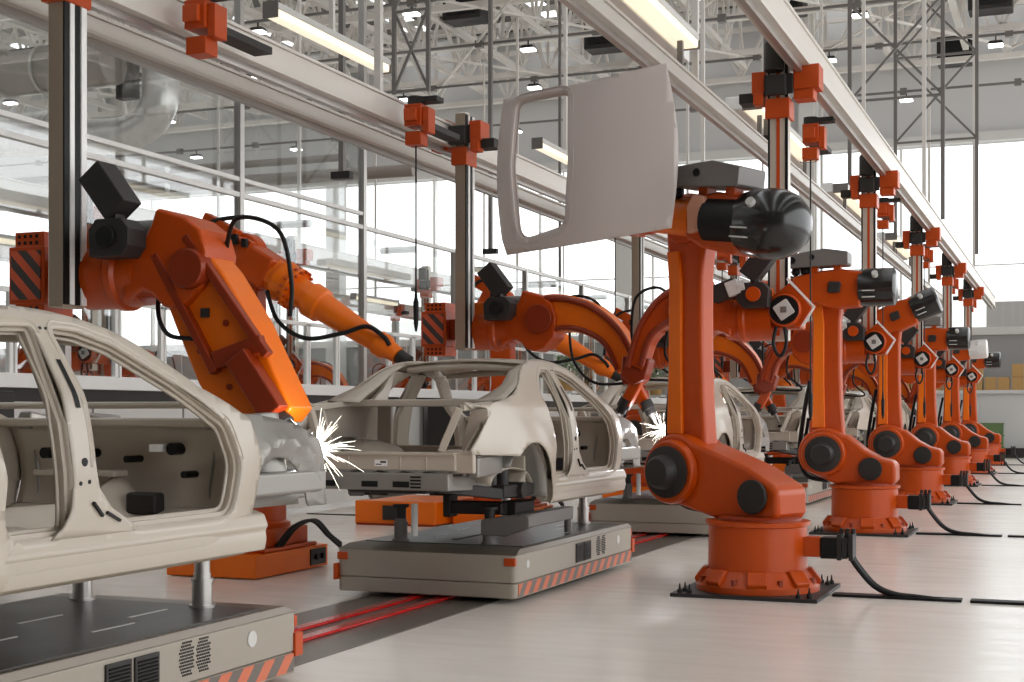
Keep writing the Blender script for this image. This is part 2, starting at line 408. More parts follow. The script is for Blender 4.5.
# ------------------------------------------------------------------ carriers
def make_agv(lab):
    t = thing('transport_carrier', lab, 'carrier', (0, 0, 0), 0, 'driverless carriers under the car bodies')
    hw, hl = .825, 1.61
    b = MB(); b.prism(round_poly([(-hw, -hl), (hw, -hl), (hw, hl), (-hw, hl)], .06), .172, .40, 'xy')
    b.build('body', AGVM, t, .008)
    b = MB(); b.prism(round_poly([(-hw, -hl), (hw, -hl), (hw, hl), (-hw, hl)], .06), .045, .168, 'xy'); b.build('skirt', AGVM, t, .012)
    # chamfered top
    m = MB(); lo = [(-hw, -hl), (hw, -hl), (hw, hl), (-hw, hl)]; hi = [(-hw+.05, -hl+.12), (hw-.015, -hl+.12), (hw-.015, hl-.12), (-hw+.05, hl-.12)]
    A = [m.bm.verts.new((x, y, .40)) for x, y in lo]; B = [m.bm.verts.new((x, y, .445)) for x, y in hi]
    m.bridge(A, B); m._face(A[::-1]); m._face(B); m.build('deck_edge', AGVC, t, .004)
    MB().bx(-hw+.12, hw-.06, -hl+.3, hl-.3, .444, .452).build('deck_plate', AGVT, t)
    m = MB()
    for x, y, a in [(-.3, -.6, 0), (.2, -.2, 0), (-.1, .5, 0), (.3, .9, 0), (-.4, .1, 0), (.45, .4, 0)]: m.box((x, y, .4535), (.02, .34, .003))
    m.build('deck_marking', WGREY, t)
    MB().bx(-.02, .02, -1.0, -.2, .452, .456).build('deck_slot', BLACK, t)
    MB().bx(-hw+.1, hw-.1, -hl+.15, hl-.15, .035, .06).build('chassis', BLACK, t)
    for sx in (-1, 1):
        for y in (-1.1, 1.1): MB().cyl((sx*.6-.03, y, .08), (sx*.6+.03, y, .08), .075, seg=20).build('wheel', BLACK, t)
    # stripes on both flanks
    for s in (-1, 1): MB().bx(s*hw-.004 if s > 0 else s*hw-.006, s*hw+.006 if s > 0 else s*hw+.004, -hl+.05, hl-.05, .06, .162).build('warning_stripes', HAZA, t)
    for s in (-1, 1):
        for y in (-hl, hl):
            MB().box((s*(hw-.055), y*.995, .345), (.10, .04, .065)).build('marker_lamp', ORH, t, .008)
        MB().box((s*hw, s*hl, .21), (.03, .09, .14)).build('bumper_pad', ORH, t, .008)
    for s in (1,):
        for k in (0, 1):
            y0 = -.15+k*.22
            g = MB().bx(hw, hw+.012, y0, y0+.195, .2, .375).build('vent', DARK, t, .004)
            q = MB()
            for j in range(8): q.box((hw+.012, y0+.0975, .222+j*.018), (.012, .155, .008), Matrix.Rotation(.5, 3, 'Y'))
            q.build('louvre', BLACK, g)
        for k in (0, 1):
            q = MB(); cy = .50+k*.15
            for a in range(-3, 4):
                for bq in range(-5, 6):
                    yy, zz = cy+a*.018+(.009 if bq % 2 else 0), .3+bq*.0165
                    if abs(a)*.018+abs(bq)*.0082 < .085: q.cyl((hw-.002, yy, zz), (hw+.004, yy, zz), .0062, seg=6)
            q.build('speaker_grille', DARK, t)
        MB().cyl((hw-.002, 1.12, .31), (hw+.006, 1.12, .31), .045).build('sensor_disc', WGREY, t)
        MB().cyl((hw-.002, -1.35, .31), (hw+.004, -1.35, .31), .035).build('sensor_disc', WGREY, t)
    # lifting posts
    for sx in (-1, 1):
        for y in (-1.2, 1.24):
            q = MB().lathe([(0, .075), (.02, .075), (.02, .058), (.15, .058), (.15, .064), (.17, .064), (.17, .05), (.2, .05)], (sx*.42, y, .445))
            p = q.build('lift_post', GREY if y < 0 else ALU, t)
            MB().lathe([(0, .045), (.1, .045), (.1, .07), (.125, .07)], (sx*.42, y, .64)).build('post_head', DARK if y < 0 else ALU, p)
    # rear support arms
    MB().prism(round_poly([(.36, .52), (.36, .66), (.62, .70), (.80, .70), (.80, .60), (.58, .52)], .03), -1.26, -1.16, 'xz').build('support_arm', GREY, t, .01)
    MB().bx(.60, .72, -1.2, .1, .58, .70).build('support_bracket', GREY, t, .015)
    MB().bx(-.02, .50, -1.12, -.98, .69, .80).bx(-.05, .02, -1.14, -.96, .66, .86).build('cross_arm', DARK, t, .015)
    MB().bx(.42, .58, -1.0, -.55, .68, .80).build('arm_motor', DARK, t, .015)
    MB().cyl((.68, .05, .46), (.68, .05, .6), .035).build('locating_pin', GREY, t)
    MB().cyl((-.25, -1.28, .5), (-.25, -1.28, .78), .03).build('locating_pin', WHITE, t)
    return t
AGVY = 12.25
agv0 = make_agv('nearest beige floor carrier, cut off at the lower left, with hazard stripes')
agv0.location = (-5.06, AGVY-S, 0)
for k in range(1, 6):
    dup(agv0, (-5.06, AGVY+(k-1)*S, 0), 0, f'beige floor carrier with orange striped flank under the {ORDN[k]} car body along the line')

# ------------------------------------------------------------------ car bodies
ZB = .79
def smooth_tab(tab, n=6):
    P = spline([(a, b, 0) for a, b in tab], n); return [(p.x, p.y) for p in P]
def make_car(lab):
    t = thing('car_body', lab, 'car body', (0, 0, 0), 0, 'bare car bodies on the line')
    Z = lambda pts: [(y, z-ZB) for y, z in pts]
    outer = [(-.93, 1.615), (-.74, 1.60), (-.70, 1.555), (-1.03, 1.285), (-1.02, 1.245), (-.30, 1.215)]
    outer += arc(0, .85, .47, 128, 0, 14)[1:]
    outer += [(.475, .79), (2.49, .79), (2.49, .93), (2.56, 1.12), (2.62, 1.32), (2.52, 1.52), (2.30, 1.605), (2.06, 1.69)]
    top = spline([(2.06, 1.69), (1.82, 1.83), (1.57, 1.945), (1.3, 2.005), (1.0, 2.035), (.6, 2.015), (.3, 1.94), (.05, 1.81), (-.2, 1.71), (-.5, 1.655), (-.93, 1.615)], 4)
    outer += [tuple(p) for p in top[1:-1]]
    fd = round_poly([(1.22, 1.01), (2.30, 1.01), (2.37, 1.28), (2.26, 1.50), (1.85, 1.71), (1.50, 1.885), (1.28, 1.94), (1.09, 1.95), (1.12, 1.6), (1.13, 1.3)], [.05, .12, .2, .15, .4, .3, .3, .04, .3, .3])
    rd = round_poly([(.60, 1.01), (1.0, 1.01), (.97, 1.3), (.96, 1.5), (.97, 1.95), (.76, 1.94), (.56, 1.84), (.42, 1.70), (.50, 1.5), (.56, 1.28), (.54, 1.1)], [.08, .05, .3, .3, .03, .12, .3, .05, .2, .2, .12])
    wt = [(.79, .835), (.86, .868), (1.0, .872), (1.15, .885), (1.35, .885), (1.6, .845), (1.72, .79), (1.9, .685), (2.0, .625), (2.06, .54)]
    wt = smooth_tab(wt)
    def wx(y, z):
        x = interp(z+ZB, wt)
        if y < .1: x -= .085*min(1.4, (.1-y)/1.0)**1.7
        if y > 1.9: x -= .05*((y-1.9)/.7)**2
        dd = math.hypot(y, z+ZB-.85)                      # wheel arch lip
        if dd < .62 and y < .55: x += .022*max(0, 1-(dd-.47)/.15)
        return x
    for s in (1, -1):
        p = panel(Z(outer), [Z(fd), Z(rd)], lambda y, z: s*wx(y, z), .045)
        p.build('side_panel', PRIMER, t, 0, .012)
        # stepped inner frame behind the door openings
        o2 = offset(Z(outer), -.03)
        p = panel(o2, [offset(Z(fd), -.045), offset(Z(rd), -.04)], lambda y, z: s*(wx(y, z)-.065), .05)
        p.build('inner_frame', PRIMER, t, 0, .012)
        # returns joining both sheets round the openings
        for loop, name in ((fd, 'door_return'), (rd, 'door_return')):
            A = Z(loop); B = offset(A, -.022); C = offset(A, -.045); m = MB(); n = len(A)
            va = [m.bm.verts.new((s*wx(y, z), y, z)) for y, z in A]
            vb = [m.bm.verts.new((s*(wx(y, z)-.028), y, z)) for y, z in A]
            vc = [m.bm.verts.new((s*(wx(y, z)-.03), y, z)) for y, z in B]
            vd = [m.bm.verts.new((s*(wx(y, z)-.065), y, z)) for y, z in B]
            m.bridge(va, vb); m.bridge(vb, vc); m.bridge(vc, vd)
            m.build(name, PRIMER, t, 0, .008, ang=50)
        # sill box
        m = MB(); pr = [(.76, .80), (.862, .80), (.875, .86), (.868, .91), (.885, .935), (.86, 1.0), (.80, 1.02), (.70, 1.0), (.70, .86)]
        m.prism([(s*x, z-ZB) for x, z in pr], .5, 2.62, 'xz'); m.build('sill', PRIMER, t, .012)
        # pillar pressing details: slot, hinge gusset, belt hole
        m = MB()
        xs = lambda y, z: s*(wx(y, z-ZB)+.007)
        m.grid(lambda u, v: (xs(1.03+.022*v-.004*u, 1.80-.22*u)+s*.004, 1.022+.03*v+.012*u, 1.80-.22*u-ZB), 8, 2)
        for y, z, r in [(1.05, 1.335, .020), (1.02, 1.24, .01), (1.08, 1.245, .01), (1.015, 1.94, .010), (1.055, 1.94, .010), (1.06, 1.12, .016)]:
            m.cyl((xs(y, z)-s*.003, y, z-ZB), (xs(y, z)+s*.002, y, z-ZB), r, seg=14)
        m.build('pillar_slots', BLACK, t)
        ft = round_poly([(.84, 1.0), (1.45, 1.0), (1.40, 1.04), (1.24, 1.12), (1.15, 1.22), (1.10, 1.36), (.99, 1.36), (.965, 1.12), (.92, 1.05)], [0, .02, .05, .1, .1, .02, .02, .08, .05])
        p = panel(Z(ft), [], lambda y, z: s*(wx(y, z)+.008-.012*min(1, max(0, z+ZB-1.02)/.3)), .05); p.build('pillar_foot', PRIMER, t, 0, .012)
        m = MB()
        for (y0, z0), (y1, z1) in (((1.10, 1.15), (1.17, 1.085)), ((1.20, 1.10), (1.30, 1.055))):
            m.bar((xs(y0, z0)+s*.010, y0, z0-ZB), (xs(y1, z1)+s*.010, y1, z1-ZB), .012, .016, (1, 0, 0))
        build_sep(m, 'foot_slot', BLACK, t)
        bd = offset(fd, .032); m = MB(); m.tube([(s*(wx(y, z-ZB)+.004), y, z-ZB) for y, z in bd if z > 1.3], .009, 6); m.build('door_bead', PRIMER, t)
        bd = offset(rd, .030); m = MB(); m.tube([(s*(wx(y, z-ZB)+.004), y, z-ZB) for y, z in bd if z > 1.75], .008, 6); m.build('door_bead', PRIMER, t)
        # wheelhouse
        m = MB()
        def wh(u, v):
            a = PI*(.0+.80*u); r = .47-.10*v**3
            return (s*(.84-.36*math.sin(v*PI/2)), r*math.cos(a)*(1-.15*v), .85-ZB+r*math.sin(a)*(1+.1*v))
        m.grid(wh, 22, 8)
        m.build('wheelhouse', STEEL, t, 0, .008)
        m = MB().grid(lambda u, v: (s*(.70-.36*math.sin(PI*v)**.6*math.sin(PI*u)**.5), .44*math.cos(PI*u), .98-ZB+.36*math.sin(PI*u)*(.35+.65*v)), 20, 12); m.build('wheelhouse_dome', PRIMER, t, 0, .008)
        # front apron: bare steel inner wing
        ao = [(2.48, 1.56), (2.75, 1.545), (3.0, 1.52), (3.25, 1.475), (3.44, 1.40), (3.50, 1.27), (3.50, 1.06), (3.46, 1.0), (3.27, 1.0)] + arc(2.88, .92, .385, 15, 168, 14) + [(2.5, 1.0)]
        def ax_(y, z):
            zz = z+ZB; return s*(.79-.10*max(0, (y-2.5)/1.3)**2-.10*max(0, (zz-1.3)/.3)**2+.035*math.exp(-((math.hypot(y-2.96, zz-.9)-.5)/.05)**2))
        p = panel(Z(ao), [], ax_, .045); p.build('inner_wing', STEEL, t, 0, .01)
        p = panel(Z([(2.48, 1.0), (3.44, 1.0), (3.46, 1.36), (2.48, 1.50)]), [], lambda y, z: s*(.60-.05*math.sin((y-2.5)*3)+.015*math.sin(z*14)), .06); p.build('wing_liner', STEEL, t, 0, .01)
        m = MB().bx(min(s*.62, s*.78), max(s*.62, s*.78), 2.6, 3.46, 1.08-ZB, 1.22-ZB).build('crash_box', STEEL, t, .025)
        m = MB().bar((s*.62, 2.4, 1.52-ZB), (s*.64, 3.40, 1.38-ZB), .09, .10).build('wing_rail', STEEL, t, .015)
        m = MB().bar((s*.50, 2.52, 1.08-ZB), (s*.50, 3.60, 1.10-ZB), .11, .14).build('front_rail', STEEL, t, .015)
        m = MB().cyl((s*.60, 3.0, 1.15-ZB), (s*.56, 3.0, 1.55-ZB), .16, .13).build('strut_tower', STEEL, t, .01)
        # rear rails and corner post
        m = MB().bar((s*.50, -.98, 1.02-ZB), (s*.50, .22, .98-ZB), .12, .12).build('rear_rail', STEEL, t, .012)
        m = MB().prism([(s*.56, 1.27-ZB), (s*.80, 1.27-ZB), (s*.80, 1.585-ZB), (s*.66, 1.60-ZB)], -.735, -.70, 'xz').build('lamp_recess', PRIMER, t, .01)
        m = MB().bx(min(s*.50, s*.80), max(s*.50, s*.80), -1.01, -.72, 1.245-ZB, 1.275-ZB).build('lamp_ledge', PRIMER, t, .01)
        m = MB().prism(Z([(-1.0, 1.10), (-.94, 1.10), (-.94, 1.27), (-1.0, 1.27)]), s*.58, s*.79, 'yz').build('corner_plate', PRIMER, t, .01)
        m = MB().bar((s*.74, -.9, 1.14-ZB), (s*.72, -.35, 1.16-ZB), .10, .16).build('quarter_brace', STEEL, t, .02)
        m = MB().prism(Z([(-.45, 1.08), (-.93, 1.08), (-.93, 1.24), (-.45, 1.24)]), s*.66, s*.69, 'yz').build('quarter_inner', STEEL, t, .01)
    # broad rear pillars beside the back window
    for s in (1, -1):
        def cp(u, v):
            y, z = interp(u, [(0, .60), (.35, .30), (.6, .05), (1, -.42)]), interp(u, [(0, 2.005), (.35, 1.93), (.6, 1.80), (1, 1.662)])
            w = .07+.20*u**1.5
            return (s*(wx(y, z-ZB)-.005-w*v), y+.05*v*u, z-.012*v-ZB)
        MB().grid(cp, 12, 3).build('rear_pillar', PRIMER, t, 0, .012)
    # roof skin with headers
    def rf(u, v):
        x = -.59+1.18*u; y = .56+.93*v
        zt = interp(y, [(.55, 1.985), (.8, 2.012), (1.0, 2.02), (1.3, 1.99), (1.5, 1.945)])
        return (x, y, zt+.035*(1-(x/.59)**2)-ZB)
    MB().grid(rf, 16, 14).build('roof', PRIMER, t, 0, .01)
    m = MB()
    for y, z in ((.60, 1.965), (1.44, 1.93), (1.02, 1.99)):
        m.tube([(-.54, y, z-.02-ZB), (-.3, y, z+.0-ZB), (0, y, z+.012-ZB), (.3, y, z+.0-ZB), (.54, y, z-.02-ZB)], .03, 8)
    m.build('roof_cross_bars', PRIMER, t)
    # floor pan
    def fl(u, v):
        x = -.72+1.44*u; y = .15+2.3*v
        z = .90+.17*math.exp(-(x/.13)**2)+.012*math.sin(y*22)*(1-math.exp(-(x/.2)**2))
        z += .16*max(0, 1-abs(y-.3)/.25)
        if y > 2.1: z += (y-2.1)**1.3*.55
        return (x, y, z-ZB)
    MB().grid(fl, 36, 46).build('floor_pan', PRIMER, t, 0, .01)
    def tf(u, v):
        x = -.66+1.32*u; y = -1.0+1.4*v
        return (x, y, 1.10+.10*v+.012*math.cos(x*30)-.14*math.exp(-((x/.3)**2+((y+.45)/.28)**2)**2)-ZB)
    MB().grid(tf, 26, 26).build('boot_floor', STEEL, t, 0, .01)
    # firewall, dash bar
    def fw(u, v):
        x = -.74+1.48*u; z = .93+.56*v
        return (x, 2.42+.10*math.sin(v*PI)+.05*math.exp(-(x/.2)**2)-.05*math.exp(-((abs(x)-.42)/.15)**2)*math.sin(v*PI), z-ZB)
    MB().grid(fw, 24, 12).build('firewall', PRIMER, t, 0, .01)
    MB().bar((-.76, 2.40, 1.505-ZB), (.76, 2.40, 1.505-ZB), .10, .05).build('cowl_beam', PRIMER, t, .015)
    MB().tube([(-.78, 2.22, 1.60-ZB), (.78, 2.22, 1.60-ZB)], .02, 10).build('dash_tube', PRIMER, t)
    q = MB()
    for x, z, r in ((-.45, 1.33, .032), (-.18, 1.33, .026), (.12, 1.30, .02), (.42, 1.36, .035), (.5, 1.22, .02)): q.cyl((x, 2.365, z-ZB), (x, 2.5, z-ZB), r, seg=14)
    q.build('firewall_holes', BLACK, t)
    MB().prism(round_poly([(-.52, 1.20-ZB), (.05, 1.20-ZB), (.05, 1.235-ZB), (-.52, 1.235-ZB)], .015), 2.35, 2.48, 'xz').build('firewall_ledge', PRIMER, t, .008)
    MB().bx(.30, .36, 2.33, 2.44, 1.345-ZB, 1.385-ZB).build('grommet', WHITE, t)
    q = MB(); rq = random.Random(5)
    for i in range(9): q.sph((rq.uniform(-.62, .62), rq.uniform(1.3, 2.15), .955-ZB), rq.uniform(.10, .17), (1, 1.2, .42), 16)
    q.build('floor_padding', PRIMER, t)
    MB().bx(.16, .36, 2.30, 2.40, 1.0-ZB, 1.12-ZB).build('pedal_recess', DARK, t, .02)
    # rear seat wall, parcel shelf
    m = MB().bx(-.70, .70, .30, .33, .95-ZB, 1.28-ZB)
    m.bx(-.70, -.56, .30, .35, 1.28-ZB, 1.64-ZB).bx(.56, .70, .30, .35, 1.28-ZB, 1.64-ZB)
    m.build('seat_wall', PRIMER, t, .012)
    MB().bx(-.74, .74, -.12, .36, 1.625-ZB, 1.665-ZB).build('parcel_shelf', PRIMER, t, .012)
    MB().bar((-.74, -.20, 1.645-ZB), (.74, -.20, 1.645-ZB), .05, .06).build('boot_gutter', PRIMER, t, .01)
    for s in (-1, 1):
        MB().bar((s*.69, -.2, 1.645-ZB), (s*.66, -.92, 1.60-ZB), .05, .05).build('boot_gutter', PRIMER, t, .01)
        MB().bar((s*.655, -.95, 1.60-ZB), (s*.52, -1.0, 1.26-ZB), .05, .06).build('boot_frame', PRIMER, t, .01)
        MB().prism(Z([(-.05, 1.62), (.28, 1.62), (.50, 1.96), (.42, 1.93), (.22, 1.77)]), s*.60, s*.64, 'yz').build('window_frame', PRIMER, t, .01)
    # tail panel, bumper beam
    m = MB().bx(-.66, .66, -1.05, -1.0, 1.12-ZB, 1.24-ZB).bx(-.66, .66, -1.07, -.97, 1.235-ZB, 1.26-ZB)
    for x in (-.45, -.25, 0, .2, .42): m.bx(x-.006, x+.006, -1.056, -1.0, 1.13-ZB, 1.23-ZB)
    m.build('tail_panel', PRIMER, t, .01)
    m = MB().bx(-.68, .62, -1.08, -.99, .965-ZB, 1.10-ZB).build('rear_cross_member', STEEL, t, .012)
    m = MB()
    for x in (-.42, -.05, .22): m.bx(x-.07, x+.07, -1.084, -1.078, .99-ZB, 1.035-ZB)
    for i in range(4): m.bx(.30, .39, -1.084, -1.078, .985-ZB+i*.026, .999-ZB+i*.026)
    m.build('beam_slots', BLACK, t)
    st = MB().bx(-.02, .09, -1.056, -1.052, 1.15-ZB, 1.20-ZB).build('sticker', WHITE, t); st['label'] = 'small white sticker'
    MB().bx(-.01, .04, -1.058, -1.055, 1.16-ZB, 1.168-ZB).bx(.03, .08, -1.058, -1.055, 1.175-ZB, 1.19-ZB).build('print', DARK, st)
    # floor cross members below and seats mounts inside
    m = MB()
    for y in (.62, 1.25, 1.9): m.bx(-.72, .72, y-.05, y+.05, .90-ZB, .975-ZB)
    m.build('cross_member', PRIMER, t, .015)
    m = MB().bx(-.35, .35, -.9, -.2, .93-ZB, 1.02-ZB).build('underbody', DARK, t, .03)
    for s in (-1, 1):
        q = MB().bar((s*.35, -.75, .98-ZB), (s*.66, -.15, .90-ZB), .13, .09).bar((s*.66, -.2, .92-ZB), (s*.70, .38, .92-ZB), .12, .10).cyl((s*.64, -.05, .86-ZB), (s*.64, -.05, 1.12-ZB), .05, seg=14).cyl((s*.5, .1, .92-ZB), (s*.78, .1, .92-ZB), .07, seg=18)
        q.build('suspension_arm', DARK, t, .012)
        MB().lathe([(0, .085), (.02, .085), (.03, .05), (.24, .05)], (s*.56, .12, .90-ZB), (0, 0, 1), 16).build('spring_seat', GREY, t)
    m = MB().tube(spline([(-.6, .55, 1.0-ZB), (-.2, .6, 1.08-ZB), (.1, .55, 1.03-ZB), (.5, .5, 1.02-ZB), (.62, .4, 1.0-ZB)], 6), .012, 6).build('harness', BLACK, t)
    return t
CARY = 10.80
car0 = make_car('bare beige car body cropped by the left edge, its door openings facing us')
car0.location = (-5.04, CARY-S, ZB)
CARLAB = ['', 'bare beige car body seen whole, boot open, on the second carrier', 'bare car body behind the big front robot column, third along the line', 'pale bare car body fourth along the line between the orange columns', 'pale bare car body fifth along the line, mostly hidden', 'farthest pale bare car body on the line']
for k in range(1, 6): dup(car0, (-5.04, CARY+(k-1)*S, ZB), 0, CARLAB[k])

# ------------------------------------------------------------------ floor robots on the right
def make_R(lab, pitch=0, big=False, white=False, JX=-.50, yaw=0):
    t = thing('industrial_robot', lab, 'robot', (0, 0, 0), 0, 'orange floor robots in a row on the right')
    JZ, EZ = 1.03, (3.33 if big else 3.21)
    base_n = ('base_plate', 'anchor', 'pedestal', 'junction', 'connector', 'supply')
    pl = MB().bx(-.62, .62, -.62, .62, .0, .03)
    pl.build('base_plate', DARK, t)
    m = MB()
    for sx in (-1, 1):
        for sy in (-1, 1):
            for dx, dy in ((0, 0), (.09, -.02), (.02, .1)):
                m.cyl((sx*(.55-dx), sy*(.56-dy), .03), (sx*(.55-dx), sy*(.56-dy), .06), .022, seg=6).cyl((sx*(.55-dx), sy*(.56-dy), .06), (sx*(.55-dx), sy*(.56-dy), .11), .012, .004, seg=6)
    build_sep(m, 'anchor_bolt', BLACK, t)
    p = MB().lathe([(0, .535), (.05, .535), (.16, .455), (.18, .43), (.55, .425), (.56, .45), (.595, .455), (.60, .40)], (0, 0, .03), seg=48).build('pedestal', OR, t)
    m = MB()
    for i in range(8):
        a = 2*PI*i/8+.2; c, s = math.cos(a), math.sin(a); rot = Matrix.Rotation(a, 3, 'Z')
        A = []
        for x, z in ((.42, .05), (.53, .05), (.548, .09), (.47, .19), (.42, .19)):
            for y in (-.085, .085): A.append((x, y, z))
        va = [m.bm.verts.new(rot @ Vector((x, y, z+.03))) for x, y, z in A]
        m.bridge(va[0::2], va[1::2]); m._face(va[0::2]); m._face(va[1::2])
    build_sep(m, 'pedestal_lug', OR, t, bevel=.012)
    m = MB()
    for i in range(8):
        a = 2*PI*(i+.5)/8+.2; m.cyl((.50*math.cos(a), .50*math.sin(a), .07), (.50*math.cos(a), .50*math.sin(a), .15), .026, seg=6)
    m.build('pedestal_bolt', ORD, t)
    # connector on the aisle side
    MB().bx(.38, .56, -.10, .06, .33, .50).build('junction_stub', OR, t, .01)
    cn = MB().bx(.56, .70, -.11, .07, .32, .50).build('connector_box', BLACK, t, .008)
    m = MB()
    for i in range(3):
        m.bx(.70+i*.05, .735+i*.05, -.12, .08, .31+(i % 2)*.015, .53-(i % 2)*.03)
    for i in range(3): m.cyl((.715+i*.05, -.02, .5), (.73+i*.05, -.02, .575), .02, seg=8)
    m.build('connector_plug', DARK, cn)
    for j, dy in enumerate((-.07, -.02, .03)):
        m = MB().tube(spline([(.80, dy, .36), (.86, dy, .26), (1.0, dy*.8, .10), (1.16, dy*.6-.02, .035), (1.36, dy*.5-.03, .018), (1.55, dy*.4-.03, .002)], 6), .022, 8).build('supply_cable', BLACK, t)
    # swivel carousel leaning to the shoulder
    rr_ = .08 if big else 0
    pts = [(-.34, .63), (.37-rr_, .63), (.42-rr_, .70), (.42-rr_, .90), (.36-rr_, .95), (.22, .98), (.02, 1.09), (JX+.30, JZ+.24)]
    pts += arc(JX, JZ, .345, 48, 200, 16) + [(JX-.27, JZ-.22)]
    MB().prism(pts, -.19, .27, 'xz').build('swivel', OR, t, .05, seg=3)
    MB().lathe([(0, .36), (.05, .36), (.07, .33)], (.02, 0, .60), seg=40).build('turntable', ORD, t)
    MB().cyl((JX, -.19, JZ), (JX, -.27, JZ), .30, .28, 36).build('shoulder_drive', OR, t, .02)
    MB().lathe([(0, .235), (.03, .235), (.05, .16), (.12, .15), (.16, .12), (.16, 0)], (JX, -.27, JZ), (0, -1, 0), 28).build('shoulder_motor', DARK, t)
    MB().cyl((.1, -.2, .84), (.1, -.24, .84), .15, seg=28).build('swivel_motor', DARK, t, .01)
    # lower arm, a tapering upright beam with a facet along it
    pts = [(JX+.25, JZ+.02)] + [(JX+.205, 1.7), (JX+.19, 2.2), (JX+.19, 2.8), (JX+.22, 3.05), (JX+.25, EZ+.02)] + arc(JX, EZ, .25, 20, 160, 10) + [(JX-.22, 3.05), (JX-.19, 2.8), (JX-.19, 2.2), (JX-.205, 1.7), (JX-.25, JZ+.02)] + arc(JX, JZ, .25, 190, 350, 10)
    MB().prism(pts, -.02, .19, 'xz').build('lower_arm', OR, t, .045, seg=2)
    pts = [(JX-.185, JZ+.34), (JX-.165, 2.0), (JX-.16, 2.75), (JX-.185, 3.05), (JX-.05, 3.05), (JX-.02, 2.75), (JX-.02, 2.0), (JX-.01, JZ+.34)]
    MB().prism(pts, -.055, 0, 'xz').build('arm_lit_facet', ORL, t, .012)  # facet strip in the brighter orange, its light put into the colour
    m = MB().tube(spline([(JX-.02, .3, .66), (JX-.30, .3, .72), (JX-.40, .26, 1.0), (JX-.33, .15, 1.5), (JX-.23, .1, 2.0)], 8), .03, 8)
    m.tube(spline([(JX+.02, .34, .70), (JX-.26, .36, .76), (JX-.35, .32, 1.0), (JX-.27, .22, 1.5)], 8), .025, 8); m.build('hose', BLACK, t)
    # forearm: built level then pitched about the elbow
    rot = Matrix.Translation((JX, 0, EZ)) @ Matrix.Rotation(R(-pitch), 4, 'Y')
    def put(m, name, mat, par, bv=0, **k):
        bmesh.ops.transform(m.bm, matrix=rot, verts=m.bm.verts); return m.build(name, mat, par, bv, **k)
    rd = .30 if big else .25; dx = .78 if big else .47; bo = .30 if big else -.17
    if big:
        m = MB().lathe([(-.40, .15), (-.1, .165), (.16, .175), (.17, .2), (.23, .2), (.24, .17)], (0, -.09, .02), (1, 0, 0), 32); put(m, 'elbow_tube', ORL, t)
        m = MB().cyl((0, -.06, 0), (0, .12, 0), .22, seg=30); put(m, 'elbow_hub', OR, t, .02)
    m = MB().prism(round_poly([(.2, -.17), (.4, -.25), (dx, -.30), (dx+.05, .22), (.5, .25), (.2, .18)] if big else [(-.40, -.15), (-.12, -.20), (.1, -.27), (dx, -.25), (dx+.05, .2), (.2, .25), (-.1, .22), (-.40, .16)], .05), -.25, .12, 'xz'); put(m, 'forearm_housing', OR, t, .05)
    m = MB().lathe([(0, .155), (.12, .165), (.15, .185), (.2, .185), (.24, .15), (.3 if big else .5, .14)], (-.36, -.05, 0), (-1, 0, 0), 28); fw = put(m, 'wrist_tube', OR, t)
    wo = .2 if big else 0
    m = MB().cyl((-.86+wo, -.05, 0), (-.95+wo, -.05, 0), .10).cyl((-.95+wo, -.05, 0), (-.99+wo, -.05, 0), .13); put(m, 'wrist_flange', DARK, t, .01)
    if big:
        prof = [(-.02, .27), (.08, .295), (.22, .31), (.34, .30), (.44, .265), (.52, .20), (.56, .11), (.57, .02)]
        m = MB().lathe([(0, .21), (.5, .21)], (dx-.36, -.15, 0), (1, 0, 0), 28); put(m, 'motor_bay', BLACK, t)
    else:
        prof = [(-.02, .235), (.1, .25), (.3, .25), (.42, .245), (.45, .20), (.455, .02)]
    m = MB().lathe(prof, (dx, -.08, 0), (1, 0, 0), 36); cv = put(m, 'rear_cover', BLUEW if white else GLOSSB, t, ang=40)
    m = MB().cyl((dx+.2, -.08-rd*.8, .13), (dx+.2, -.08-rd*1.02, .17), .04, seg=14).box((dx+.12, -.08-rd*.98, -.06), (.16, .06, .012)).box((dx+.12, -.08-rd*.98, -.14), (.16, .06, .012))
    put(m, 'cover_port', WGREY, cv)
    m = MB().prism(round_poly([(.06, -.07), (.22, -.07), (.24, .07), (.08, .08)], .03) if not big else round_poly([(.28, -.14), (.44, -.10), (.48, .0), (.42, .2), (.30, .22), (.24, .1)], .02), -.31, -.25, 'xz'); put(m, 'elbow_motor', DARK if not big else M('pale plastic hood', srgb(206, 150, 124), .3, noise=.1), t, .015)
    for x_ in (.0+bo, .3+bo):
        m = MB().bx(x_, x_+.10, -.24, -.1, .18, .30); put(m, 'box_bracket', OR, t, .008)
    m = MB().prism(round_poly([(-.27+bo, .27), (.48+bo, .29), (.50+bo, .31), (.50+bo, .46), (.20+bo, .51), (-.27+bo, .44)], .012), -.34, .05, 'xz'); bx_ = put(m, 'control_box', GREY, t, .01)
    m = MB().cyl((.04+bo, -.35, .40), (.04+bo, -.335, .40), .035, seg=16).lathe([(0, .03), (.05, .035), (.05, .045), (.09, .045)], (-.21+bo, -.33, .36), (0, -1, 0), 16)
    put(m, 'socket', BLACK, bx_)
    m = MB().sph((-.16+bo*.5, -.16, .24), .07).sph((-.29+bo*.5, -.16, .23), .06); put(m, 'hose_fitting', BLACK, t)
    if yaw:
        for ch in t.children:
            if not ch.name.startswith(base_n): ch.rotation_euler = (0, 0, R(yaw))
    return t
RX, RY = -2.60, 12.25
RLAB = ['big orange floor robot nearest us, column before the third car, holding the roof panel',
        'second orange floor robot from us, with dark square-ended arm cover', 'third orange floor robot from us, its dark arm end tilted upward',
        'fourth orange floor robot from us, arm level with dark end cover', 'fifth orange floor robot from us, with white rounded arm end', 'sixth and farthest orange floor robot at the end of the row']
